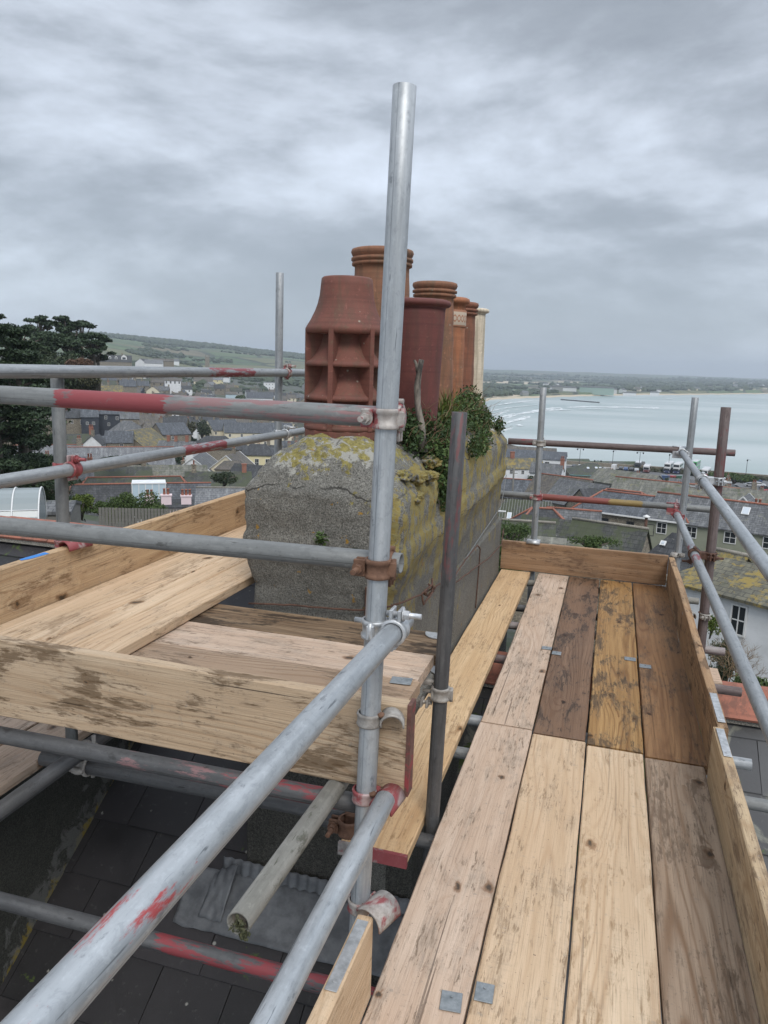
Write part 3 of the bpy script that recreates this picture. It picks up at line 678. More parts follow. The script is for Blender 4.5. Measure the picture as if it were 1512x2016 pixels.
def collar_mat():
    m, nt, b = newmat('pot_collar_pattern'); v, raw = ocoord(nt, False); P = nd(nt, 'ShaderNodeSeparateXYZ', {0: raw})
    an = math_(nt, 'ARCTAN2', P.outputs[1], P.outputs[0]); z = math_(nt, 'SUBTRACT', P.outputs[2], .65)
    s1 = math_(nt, 'MULTIPLY', math_(nt, 'SINE', math_(nt, 'MULTIPLY', an, 12.0)), .018)
    k1 = math_(nt, 'LESS_THAN', math_(nt, 'ABSOLUTE', math_(nt, 'SUBTRACT', z, s1)), .005)
    k2 = math_(nt, 'LESS_THAN', math_(nt, 'ABSOLUTE', math_(nt, 'ADD', z, s1)), .005)
    k3 = math_(nt, 'GREATER_THAN', math_(nt, 'ABSOLUTE', z), .040)
    k = math_(nt, 'MAXIMUM', math_(nt, 'MAXIMUM', k1, k2), k3)
    setc(nt, b, mix(nt, k, (.42, .34, .26), (.30, .14, .08)), .8); return m
COLLAR = collar_mat()
pot('orange clay pot with pale wavy-patterned collar and cream rim', -1.055, 4.90, 1.18, prof_round(.115, .105, .78, LIPR, .05, rings=.001), POT_ORG, extra=collar)
pot('brown-red clay pot with ringed lip, second from the far end', -1.03, 5.18, 1.18, prof_round(.110, .094, .775, LIP3, .085, rings=.001), POT_BRN)
pot('slim cream clay pot at the far end of the chimney', -1.00, 5.48, 1.18, prof_round(.095, .082, .76, LIPR, .04), POT_CRM)

# ================================================================== SCAFFOLD BOARDS
GD = 'scaffold boards of the long walkway'
def band(a, b, m='strap'): return (a, b, 0, CM[m])
for i, (x0, x1, y1, mt, lb) in enumerate([(-.448, -.220, 3.118, 'pink', 'near walkway board, pinkish and grimy, along the open gap'), (-.214, .006, 3.090, 'pale', 'near walkway board, pale with dark knots, second from the gap'),
        (.012, .234, 3.066, 'clean', 'near walkway board, clean pale yellow, third from the gap'), (.240, .464, 3.040, 'greywd', 'near walkway board, grey-brown and stained, beside the right toe board')]):
    board('scaffold_board', lb, y1+1.3, x1-x0, .038, MY(x1, -1.3, 0), mt, GD)
for i, (x0, x1, y0, mt, lb) in enumerate([(-.446, -.222, 3.130, 'pink', 'far walkway board, pinkish brown, along the open gap'), (-.215, .004, 3.104, 'umber', 'far walkway board, dark umber, darkest of the deck'),
        (.012, .236, 3.080, 'ochre', 'far walkway board, golden ochre with dark patches'), (.243, .481, 3.054, 'brown', 'far walkway board, reddish brown, beside the right toe board')]):
    board('scaffold_board', lb, 5.781-y0, x1-x0, .038, MY(x1, y0, 0), mt, GD)
def plate(parent_label, x, y, z, w, l, rz, group='metal joining plates nailed to the boards'):
    mb = MB(); mb.box((0, 0, 0), (w, l, .003), ch=.001); mb.tube([(0, l*.2, .001), (0, l*.2, .004)], .004, 8)
    o = mb.build('metal_plate', CM['strap']); o.location = (x, y, z+.003); o.rotation_euler = (0, 0, rz); return tag(o, parent_label, 'plate', group)
plate('bent grey metal plate nearest the viewer, on the pinkish board', -.258, 1.597, 0, .052, .06, .1)
plate('square grey metal plate nearest the viewer, on the pale board', -.185, 1.650, 0, .046, .06, .05)
plate('small grey plate on the far pinkish board edge', -.246, 4.15, 0, .055, .045, 0)
plate('small grey plate on the dark umber board edge', -.188, 4.09, 0, .05, .05, 0)
plate('small brown plate on the ochre board edge', .200, 4.15, 0, .06, .05, 0)
plate('small brown plate on the reddish board edge', .275, 4.07, 0, .06, .05, 0)
plate('grey metal plate on the pale cross board beside the main pole', -.555, 2.135, .57, .065, .05, .1)
e = board('scaffold_board', 'golden single board between the chimney and the gap, red banded end', 3.682, .226, .038, MY(-.509, 2.104, -.002), 'gold', GD,
          ends=[(-.002, .012, 0, metal_simple('end_band_red', (.20, .18, .17), (.32, .3, .28), .3, .6, .8))])
# left platform
GL = 'boards of the raised left platform'
board('scaffold_board', 'raised cross board nearest the front toe board, greyish', 2.9, .222, .038, MX(-3.4, 1.936, .570), 'greywd', GL)
board('scaffold_board', 'raised cross board, pale pink sawn face', 2.89, .223, .038, MX(-3.4, 2.163, .570), 'pink', GL)
board('scaffold_board', 'dark aged cross board against the foot of the chimney', 1.62, .222, .038, MX(-2.12, 2.393, .568), 'rot', GL)
board('scaffold_board', 'light lengthwise board on the left platform, along its inner edge', 3.2, .145, .038, MY(-1.437, 1.9, .612), 'pale', GL)
board('scaffold_board', 'light lengthwise board on the left platform, in the middle', 3.85, .113, .038, MY(-1.586, 1.72, .612), 'pale', GL)
board('scaffold_board', 'wide light lengthwise board against the left toe board', 3.9, .242, .038, MY(-1.703, 1.70, .612), 'pale', GL)
# toe boards (standing on edge)
def TY(x, y, z, tilt=0):
    m = Matrix(((0, 0, 1), (1, 0, 0), (0, 1, 0))).to_4x4(); return Matrix.Translation((x, y, z)) @ Matrix.Rotation(tilt, 4, 'Z') @ m
def TX(x, y, z):
    m = Matrix(((1, 0, 0), (0, 0, -1), (0, 1, 0))).to_4x4(); return Matrix.Translation((x, y, z)) @ m
GT = 'toe boards standing on edge round the platforms'
board('toe_board', 'weathered stained toe board across the front of the left platform', 3.2, .232, .038, TX(-3.6, 1.64, .500), 'weather', GT, 'toe board',
      ends=[(3.192, 3.2015, 0, metal_simple('end_band_rusty', (.09, .045, .035), (.15, .07, .055), .2, .7, .5))], warp=.003)
lt = board('toe_board', 'pale knotty toe board along the left side, with a blue paint mark', 4.4, .226, .038, TY(-1.950, 1.3, .575), 'side', GT, 'toe board', ends=[])
lt = board('toe_board', 'pale knotty toe board along the left side, with a blue paint mark', 4.4, .226, .038, TY(-1.950, 1.3, .575), 'side', GT, 'toe board') if lt is None else lt
pm, _n, _b = newmat('blue_paint'); setc(_n, _b, (.03, .20, .55), .6)
q = MB(); q.add([(.86, .2268, -.037), (.98, .2268, -.030), (.97, .2268, -.001), (.885, .2268, -.006), (.85, .2268, -.02)], [(0, 1, 2, 3, 4)])
pmo = q.build('paint_mark', pm, lt)
board('toe_board', 'brown toe board across the far end of the walkway', 1.215, .224, .038, TX(-.742, 5.782, .004), 'toefar', GT, 'toe board')
board('toe_board', 'brown toe board with a worn split top, far right of the walkway', 2.84, .222, .038, TY(.516, 2.938, .002, 0), 'toe', GT, 'toe board', warp=.004)
rt_ = board('toe_board', 'pale-topped toe board, near right of the walkway', 4.2, .224, .038, TY(.499, -1.27, .003), 'toenear', GT, 'toe board')
board('toe_board', 'clean pale toe board at the near left edge of the walkway', 2.75, .224, .038, TY(-.450, -1.2, -.004), 'clean', GT, 'toe board')
def strip(label, x, y, z, l, w=.028, rz=0, parent_group='galvanised strips on top of the toe boards'):
    mb = MB(); mb.box((0, 0, 0), (w, l, .002), ch=.0006); mb.tube([(0, -l*.38, 0), (0, -l*.38, .003)], .005, 10)
    o = mb.build('metal_strip', CM['zinc']); o.location = (x, y, z+.0015); o.rotation_euler = (0, 0, rz); return tag(o, label, 'strip', parent_group)
strip('galvanised strip on the near left toe board top', -.469, 1.42, .2215, .22)
strip('galvanised strip on the right toe board, farther of two at the joint', .496, 3.12, .2255, .28)
strip('galvanised strip on the right toe board, nearer of two at the joint', .481, 2.80, .2285, .22)
board('scaffold_board', 'pinkish plank low at the left, resting on the grey side wall', 2.6, .23, .038, MY(-2.05, .2, -.05), 'pink', 'low boards beyond the side wall')
board('scaffold_board', 'second low plank at the left, outside the pinkish one', 2.9, .23, .038, MY(-2.29, .2, -.052), 'pink', 'low boards beyond the side wall')
board('scaffold_board', 'short pale board end poking out past the right toe board', 1.1, .225, .038, MX(-.42, 4.2, -.085), 'pink', 'board ends under the walkway')

# ================================================================== TUBES
G1 = 'upright scaffold poles'; G2 = 'horizontal guard rail tubes'; G3 = 'tubes carrying the boards'
tube('main galvanised upright pole rising highest into the sky', (-.53, 1.61, -1.0), (-.4597, 1.61, 2.078), 'shiny', [(.78, 1.17, RED, .55)], group=G1)
tube('dark steel upright with a reddish open top, beside the chimney', (-.497, 2.35, -.9), (-.4573, 2.35, 1.388), 'dark', [(1.75, 2.4, (.14, .055, .055), .5)], group=G1)
tube('short grey upright pole at the left edge', (-2.02, 2.425, -.05), (-2.02, 2.44, 1.45), 'dull', group=G1)
tube('far galvanised upright left of the chimney', (-2.02, 4.42, -.9), (-2.02, 4.445, 2.06), 'galv', group=G1)
tube('slim galvanised upright at the left end of the far toe board', (-.495, 5.85, -1.2), (-.515, 5.85, 1.405), 'galv', group=G1)
tube('galvanised upright at the far right corner of the walkway', (.535, 5.85, -1.2), (.545, 5.85, 1.376), 'galv', group=G1)
tube('rusty reddish brown upright outside the right toe board', (.60, 4.50, -1.2), (.585, 4.55, 1.362), 'rust', [(2.1, 2.45, (.13, .045, .045), .6)], r=.0265, group=G1)
tube('upper cross rail with a long red painted band, left of the main pole', (-3.2, 1.66, 1.424), (-.449, 1.66, 1.407), 'dull', [(1.834, 2.15, RED, .92), (2.15, 2.76, PINK, .62)], group=G2)
tube('plain grey lower cross rail in front of the chimney', (-3.2, 1.66, 1.036), (-.442, 1.66, 1.072), 'dull', group=G2)
tube('bright galvanised guard rail running toward the viewer, red streaks at its near end', (-.44, 1.70, .922), (-.44, -.5, .958), 'shiny', [(1.0, 1.35, (.42, .05, .05), .30)], group=G2)
tube('lower galvanised tube running toward the viewer under the main guard rail', (-.44, 1.585, .513), (-.44, -.4, .470), 'shiny', group=G2)
t3 = tube('short stubby tube with a mossy open end, poking from under the front toe board', (-.59, 1.13, .490), (-.59, 2.0, .468), 'mossy', group=G3)
tube('left top guard rail with a red band, running away beside the platform', (-1.97, -.3, 1.464), (-1.97, 6.2, 1.461), 'galv', [(3.77, 4.26, RED, .8)], group=G2)
tube('left middle guard rail with a red band', (-1.97, -.3, 1.108), (-1.97, 6.2, 1.072), 'galv', [(3.52, 3.93, RED, .85)], group=G2)
tube('upper rusty rail across the far end of the walkway', (-.757, 5.899, .986), (.852, 5.899, .996), 'rust', [(0, .25, RED, .55), (1.2, 1.7, RED, .35)], group=G2)
tube('lower rail across the far end, painted red and yellow', (-.862, 5.899, .574), (.80, 5.899, .577), 'dull', [(.36, .89, ORED, .9), (.89, 1.13, YEL, .95)], group=G2)
tube('far thin section of the upper right guard rail', (.497, 5.872, .981), (.497, 4.46, .960), 'galv', r=.0215, group=G2)
tube('upper right guard rail running toward the viewer', (.506, 4.56, .958), (.506, -.7, .897), 'shiny', group=G2)
tube('lower right guard rail with red marks near a rusty coupler', (.505, 5.872, .528), (.505, -.7, .552), 'galv', [(1.18, 1.34, RED, .7), (1.44, 1.58, RED, .7)], group=G2)
tube('dark cross tube directly under the front toe board, red at its right end', (-3.2, 1.655, .418), (-.50, 1.655, .444), 'dark', [(2.3, 2.62, RED, .62), (2.0, 2.35, PINK, .5)], group=G3)
tube('grey cross tube with spiral stains, below the dark one', (-1.655, 1.85, .255), (-.53, 1.85, .275), 'dark', group=G3)
tube('low cross tube with a red painted half, above the slates', (-2.9, 1.66, -.145), (-.44, 1.66, -.108), 'dark', [(1.78, 2.5, RED, .75)], group=G3)
tube('dark lengthwise tube over the grey side wall', (-1.5, .5, .29), (-1.5, 2.15, .312), 'dark', group=G3)
for (y, x0, x1, bs, lb, bd) in [(5.70, -.95, .70, 'mossy', 'yellowish transom end showing beyond the far right corner', ()), (5.04, -.90, .60, 'dark', 'dark transom crossing the gap nearest the far end', ()), (4.66, -.9, .745, 'pinkish', 'pinkish transom end behind the right board clip', ()),
        (4.06, -.84, .75, 'rust', 'reddish transom end over the orange ridge tiles', [(.0, .7, RED, .5)]), (3.26, -.9, .675, 'galv', 'galvanised transom end over mossy slates', ()), (2.94, -.9, 1.2, 'dull', 'grey transom running out over the right slates', ()), (2.30, -.9, .62, 'dark', 'dark transom under the golden board end', ())]:
    tube(lb, (x0, y, -.0645), (x1, y, -.0640), bs, bd, group='transom tubes under the walkway boards')

# couplers
Xa, Ya, Za = (1, 0, 0), (0, 1, 0), (0, 0, 1)
coupler('white and red coupler joining the upper cross rail to the main pole', (-.475, 1.61, 1.408), Za, Xa, (0, .05, 0), 'oldred', swing=-1)
coupler('rusty coupler joining the lower cross rail to the main pole', (-.483, 1.61, 1.069), Za, Xa, (0, .05, 0), 'rust', swing=-1)
coupler('shiny new coupler holding the bright guard rail on the main pole', (-.487, 1.61, .925), Za, Ya, (.048, 0, 0), 'zinc', swing=1)
coupler('zinc coupler low on the dark upright', (-.474, 2.35, .455), Za, Xa, (0, -.0, 0) if False else (-.048, 0, 0), 'old', swing=-1)
coupler('rusty coupler on the left edge pole', (-2.02, 2.44, 1.094), Za, Ya, (.05, 0, 0), 'red', swing=1)
coupler('coupler holding the top left rail on the far pole', (-2.02, 4.445, 1.462), Za, Ya, (.05, 0, 0), 'oldred', swing=1)
coupler('coupler holding the middle left rail on the far pole', (-2.02, 4.443, 1.083), Za, Ya, (.05, 0, 0), 'zinc', swing=1)
coupler('brown coupler on the upper far rail at the slim upright', (-.511, 5.85, .988), Za, Xa, (0, .049, 0), 'old', swing=-1)
coupler('white and red coupler on the lower far rail at the slim upright', (-.506, 5.85, .576), Za, Xa, (0, .049, 0), 'oldred', swing=-1)
coupler('bright wide coupler where the upper right rail meets the far rail', (.497, 5.899, .994), Xa, Ya, (0, -.05, -.014), 'zinc', swing=1)
coupler('pink painted coupler where the lower right rail meets the far rail', (.505, 5.899, .577), Xa, Ya, (0, -.05, -.048), 'red', swing=1)
coupler('zinc coupler holding the upper right rail on the rusty upright', (.588, 4.53, .958), Za, Ya, (-.083, 0, 0), 'zinc', swing=-1, R0=.0268)
coupler('dark rusty coupler holding the lower right rail on the rusty upright', (.591, 4.52, .534), Za, Ya, (-.086, 0, 0), 'darkrust', swing=-1, R0=.0268)
coupler('old coupler joining the lengthwise tube to the grey cross tube at the left', (-1.5, 1.85, .304), Ya, Xa, (0, 0, -.046), 'old', swing=1)
coupler('rusty bolted coupler under the front toe board beside the main pole', (-.502, 1.655, .30), Za, Xa, (0, .195, -.023), 'rust', swing=-1) if False else None
coupler('rusty coupler under the clip at the foot of the front toe board', (-.60, 1.85, .275), Xa, Za, (0, -.049, 0), 'rust', swing=-1)
# wide pressed half-clips over the far rails
for lb, z, mt in (('bright wide pressed clip over the upper far rail', .993, 'zinc'), ('pink wide pressed clip over the lower far rail', .576, 'red')):
    q = MB(); n_ = 14; vs = []
    for i in range(n_+1):
        a = R(150+i*200/n_)
        for rr_ in (.0262, .0305):
            for xx in (-.046, .046): vs.append((xx, math.cos(a+R(90))*rr_, -math.sin(a+R(90))*rr_))
    fs = []
    for k in range(n_): a = k*4; d = a+4; fs += [(a, a+1, d+1, d), (a+2, d+2, d+3, a+3), (a, d, d+2, a+2), (a+1, a+3, d+3, d+1)]
    fs += [(0, 2, 3, 1), (n_*4, n_*4+1, n_*4+3, n_*4+2)]
    q.add(vs, fs, smooth=True); q.box((0, -.036, -.03), (.085, .006, .05), ch=.001); o = q.build('pressed_clip', CM[mt]); o.location = (.475, 5.899, z); tag(o, lb, 'clip', 'pressed clips on the far rails')
# clips
clip('pink pressed clip under the front toe board, over the lower guard tube', (-.5, 1.61, .500), Za, (1, -.12, 0), 'red', reach=.060, sheet=.054, width=.09)
clip('worn grey clip hooked over the near left toe board', (-.504, 1.61, .20), Za, (.95, -.35, 0), 'oldred', reach=.055, sheet=.075, width=.085)
clip('old clip holding the front toe board top on the main pole', (-.4935, 1.61, .700), Za, (1, .25, 0), 'old', reach=.055, sheet=.05, width=.06)
clip('dull red clip hooked over the left toe board', (-2.02, 2.425, .800), Za, (1, -.1, 0), 'red', reach=.062, sheet=.06, width=.12)
clip('white clip on the far toe board at the slim upright', (-.5035, 5.85, .232), Za, (0, -1, 0), 'zinc', reach=.05, sheet=.05, width=.10)
clip('pale clip at the far right corner of the toe boards', (.54, 5.85, .232), Za, (-.5, -1, 0), 'old', reach=.05, sheet=.05, width=.05)
clip('pale curved clip hooked over the far right toe board', (.597, 4.51, .185), Za, (-1, -.15, 0), 'old', reach=.085, sheet=.055, width=.07)
# half-moon metal tab and slip of lead by the dark upright
mb = MB(); mb.add([(math.cos(R(a))*.045, math.sin(R(a))*.06 if a > 180 else 0, 0) for a in range(180, 361, 12)], [tuple(range(16))]); mb.v = mb.v[:16]
o = mb.build('metal_tab', CM['zinc'], fixn=False); o.location = (-.545, 2.60, .573); md = o.modifiers.new('t', 'SOLIDIFY'); md.thickness = .003; tag(o, 'small half-round metal tab on the dark aged board end', 'tab')
def tb_(u, v): return (-.80+.10*u, 3.52+.07*v, .010+.05*(1-u)**2+.012*math.sin(v*3))
tabo = sheet(None, 'lead_scrap', tb_, 8, 6, CM['lead'], .002); tag(tabo, 'bent scrap of lead lying on the golden board by the chimney', 'lead scrap')

# wires round the stack
rustw = CM['darkrust']
def wire(label, pts, r=.004, mat=None, parent=None):
    P = [Vector(p) for p in pts]; Q = []
    for i in range(len(P)-1):
        for k in range(6): 
            t = k/6; Q.append(P[i].lerp(P[i+1], t)+Vector((0, 0, noise.noise(P[i]*9+Vector((t*3, 0, 0)))*.006)))
    Q.append(P[-1]); mb = MB(); mb.tube(Q, r, 8); o = mb.build('wire', mat or rustw, parent)
    if label: tag(o, label, 'wire', 'old wires round the chimney stack')
    return o
wire('rusty wire across the front face of the chimney', [(-1.39, 2.77, .53), (-1.2, 2.768, .548), (-1.0, 2.768, .556), (-.86, 2.77, .565), (-.745, 2.80, .60), (-.735, 3.2, .535), (-.735, 3.7, .47)])
wire('thin pale wire slung along the sea side of the chimney', [(-.735, 3.6, .39), (-.73, 4.03, .46), (-.72, 4.7, .52), (-.715, 5.4, .56), (-.73, 5.7, .75)], .0028, STEEL['dull'])
wire('rusty loop of wire hanging down the sea side', [(-.73, 3.75, .44), (-.725, 4.1, .47), (-.725, 4.5, .47), (-.725, 4.62, .42), (-.735, 4.66, .2), (-.74, 4.66, .02)])
wire('rusty wire running back along the chimney to the far corner', [(-.725, 3.75, .42), (-.72, 4.3, .36), (-.715, 5.0, .28), (-.715, 5.55, .25), (-.73, 5.74, .33)])
kn = [(-.728+.01*math.sin(i*2.1), 3.22+.11*math.sin(i*1.3), .53+.035*math.cos(i*1.7)) for i in range(12)]
wire('twisted knot of rusty wire on the sea side', kn, .0045)
mb = MB(); mb.box((-.868, 2.765, .60), (.022, .02, .13), ch=.003); tag(mb.build('iron_bracket', CM['darkrust']), 'small rusty iron bracket fixed to the chimney front', 'bracket')
# ================================================================== FOLIAGE
def leafmat(name, c1, c2, c3=None, rough=.6, tr=.0):
    m, nt, b = newmat(name); gi = nt.nodes.new('ShaderNodeNewGeometry'); v, raw = ocoord(nt)
    c = mix(nt, gi.outputs['Random Per Island'], c1, c2)
    if c3: c = mix(nt, math_(nt, 'GREATER_THAN', nz(nt, v, 3.0, 3, .5), .56), c, c3)
    setc(nt, b, c, rough); b.inputs['Specular IOR Level'].default_value = .25; return m
LM = dict(ivy=leafmat('ivy_leaf', (.024, .05, .014), (.085, .13, .04), (.035, .06, .02)), dark=leafmat('cypress_leaf', (.018, .032, .017), (.05, .078, .036), (.03, .05, .024)),
          bush=leafmat('bush_leaf', (.03, .055, .015), (.075, .11, .03)), lime=leafmat('bush_lime_leaf', (.05, .08, .015), (.13, .17, .035)),
          tree=leafmat('tree_leaf', (.022, .035, .018), (.05, .065, .03)), olive=leafmat('scrub_leaf', (.05, .055, .03), (.10, .10, .055)),
          dry=leafmat('dry_stem', (.14, .09, .05), (.24, .17, .10)), red=leafmat('russet_leaf', (.09, .05, .035), (.14, .09, .06)))
bark, _nt, _b = newmat('bark'); v_, r_ = ocoord(_nt); setc(_nt, _b, mix(_nt, nz(_nt, v_, 8, 5, .6), (.05, .04, .03), (.12, .10, .08)), .9)
def leaves(mb, pts, size, rnd, flat=0.0, asp=1.5):
    for p in pts:
        s = size*rnd.uniform(.6, 1.35)
        n_ = Vector((rnd.gauss(0, 1), rnd.gauss(0, 1), rnd.gauss(0, 1)+flat*3)).normalized(); a = n_.orthogonal().normalized()
        a = Matrix.Rotation(rnd.uniform(0, 6.28), 3, n_) @ a; b_ = n_.cross(a)
        p = Vector(p); bend = n_*s*.18
        mb.add([p-a*s*asp*.5, p-b_*s*.42+bend, p+a*s*asp*.5, p+b_*s*.42+bend], [(0, 1, 2, 3)])
def clump_pts(rnd, c, rad, n, shell=.5):
    out = []
    for _ in range(n):
        d = Vector((rnd.gauss(0, 1), rnd.gauss(0, 1), rnd.gauss(0, 1))).normalized(); k = rnd.uniform(shell, 1)
        out.append((c[0]+d.x*rad[0]*k, c[1]+d.y*rad[1]*k, c[2]+d.z*rad[2]*k))
    return out
def shrub(label, loc, rad, n, size, mat='bush', lobes=9, seed=1, group=None, name='bush', cat='bush', stem=True):
    rnd = random.Random(seed); o = thing(name, label, cat, loc, group=group)
    mb = MB(); core = MB()
    for k in range(lobes):
        a = rnd.uniform(0, 6.28); q = rnd.uniform(0, .75)
        c = (math.cos(a)*rad[0]*q, math.sin(a)*rad[1]*q, rad[2]*(.45+rnd.uniform(-.2, .45)))
        rr_ = [x*rnd.uniform(.28, .5) for x in rad]
        leaves(mb, clump_pts(rnd, c, rr_, n//lobes, .45), size, rnd)
    mb.build('crown', LM[mat], o, fixn=False)
    t = MB()
    for k in range(5):
        a = rnd.uniform(0, 6.28); t.tube([(0, 0, -rad[2]*.4), (math.cos(a)*rad[0]*.3, math.sin(a)*rad[1]*.3, rad[2]*.4), (math.cos(a)*rad[0]*.6, math.sin(a)*rad[1]*.6, rad[2]*.8)], [rad[0]*.06, rad[0]*.04, rad[0]*.015], 6)
    t.build('trunk', bark, o); return o
# ivy on the stack
iv = thing('ivy_clump', 'dense small-leaved ivy spilling over the chimney crown between the pots', 'ivy', (0, 0, 0))
rnd = random.Random(11); mb = MB(); A = []
def ivp(c, rad, n): 
    global A
    A += clump_pts(rnd, c, rad, n, .25)
for c, rad, n in [((-.90, 3.28, 1.27), (.09, .10, .09), 500), ((-.86, 3.42, 1.25), (.10, .14, .10), 900), ((-.80, 3.60, 1.22), (.10, .16, .11), 900), ((-.745, 3.48, 1.13), (.06, .14, .12), 800), ((-.735, 3.50, .97), (.045, .11, .12), 600), ((-.84, 3.30, 1.20), (.09, .13, .09), 500), ((-.80, 3.42, 1.14), (.09, .16, .12), 800), ((-.76, 3.50, 1.04), (.055, .15, .12), 750), ((-.735, 3.56, .95), (.04, .10, .10), 380), ((-.73, 3.60, .87), (.03, .06, .07), 150),
                  ((-.83, 3.85, 1.20), (.08, .2, .07), 450), ((-.82, 4.15, 1.22), (.09, .2, .08), 450), ((-.83, 4.45, 1.28), (.10, .22, .11), 700), ((-.87, 4.75, 1.31), (.09, .25, .12), 900), ((-.88, 5.05, 1.26), (.07, .2, .10), 700), ((-.80, 4.85, 1.19), (.07, .3, .10), 800),
                  ((-.74, 4.6, 1.09), (.05, .22, .09), 420), ((-.84, 5.25, 1.18), (.05, .16, .07), 350), ((-.78, 5.5, 1.13), (.05, .12, .07), 260), ((-.73, 4.3, 1.10), (.05, .16, .09), 300), ((-.92, 5.2, 1.24), (.08, .16, .08), 250)]:
    ivp(c, rad, n)
leaves(mb, A, .0165, rnd, asp=1.25); mb.build('ivy_leaves', LM['ivy'], iv, fixn=False)
mb = MB()
for k in range(650):
    c = Vector(rnd.choice(A)); d = Vector((rnd.gauss(.15, .5), rnd.gauss(0, .5), rnd.uniform(.1, 1))).normalized()*rnd.uniform(.04, .11)
    mb.tube([c, c+d*.5+Vector((rnd.uniform(-.01, .01), 0, 0)), c+d], [.0016, .0012, .0006], 4, cap=False)
mb.build('dry_stems', LM['dry'], iv, fixn=False)
gt = thing('grass_tuft', 'tuft of long green grass blades growing beside the dark red pot', 'grass tuft', (-.80, 3.72, 1.2)); mb = MB()
for k in range(150):
    a = rnd.uniform(0, 6.28); L = rnd.uniform(.10, .26); lean = rnd.uniform(.15, .8)*L
    c = Vector((rnd.gauss(0, .02), rnd.gauss(0, .03), 0)); d = Vector((math.cos(a), math.sin(a), 0)); w = d.cross(Vector((0, 0, 1)))*.0028
    p1 = c+d*lean*.35+Vector((0, 0, L*.65)); p2 = c+d*lean+Vector((0, 0, L*.95))
    mb.add([c-w, c+w, p1+w*.8, p1-w*.8, p2], [(0, 1, 2, 3), (3, 2, 4)])
mb.build('blades', LM['lime'], gt, fixn=False)
st = MB(); st.tube([(-.80, 3.30, 1.15), (-.815, 3.31, 1.27), (-.835, 3.31, 1.36), (-.842, 3.32, 1.44), (-.834, 3.31, 1.50), (-.825, 3.31, 1.555)], [.022, .017, .014, .015, .012, .012], 9)
st.tube([(-.84, 3.31, 1.50), (-.848, 3.31, 1.535), (-.858, 3.31, 1.552)], [.009, .007, .005], 8)
deadm, _nt, _b = newmat('dead_wood'); v_, r_ = ocoord(_nt); setc(_nt, _b, ramp(_nt, nz(_nt, vscale(_nt, v_, (30, 30, 9)), 1.0, 5, .6), [(.42, (.035, .03, .026)), (.62, (.20, .175, .145))]), .9, 0, nz(_nt, v_, 60), .6, .004)
tag(st.build('dead_branch', deadm), 'grey dead branch stump standing up out of the ivy', 'branch')
for i, (x, z, lb) in enumerate([(-1.06, .845, 'small fern tuft in a crack on the chimney front, left one'), (-.91, .80, 'small fern tuft in a crack on the chimney front, by the main pole')]):
    f = thing('fern_tuft', lb, 'fern', (x, 2.73, z), group='fern tufts on the chimney front'); m = MB(); leaves(m, clump_pts(rnd, (0, 0, 0), (.035, .02, .035), 70, .1), .014, rnd); m.build('fern_leaves', LM['ivy'], f, fixn=False)
ms = thing('moss_plug', 'ragged moss hanging from the open end of the stubby tube', 'moss', (-.59, 1.13, .490)); m = MB(); leaves(m, clump_pts(rnd, (0, .0, 0), (.018, .012, .018), 60, .1)+clump_pts(rnd, (.012, -.002, -.02), (.014, .006, .014), 60, .1), .007, rnd); m.build('moss_leaves', LM['olive'], ms, fixn=False)
m = MB(); m.lathe([(.0003, .0), (.02, .0)], 20, M=frame_m((0, .015, 0), (0, 1, 0))); m.build('soil', deadm, ms)
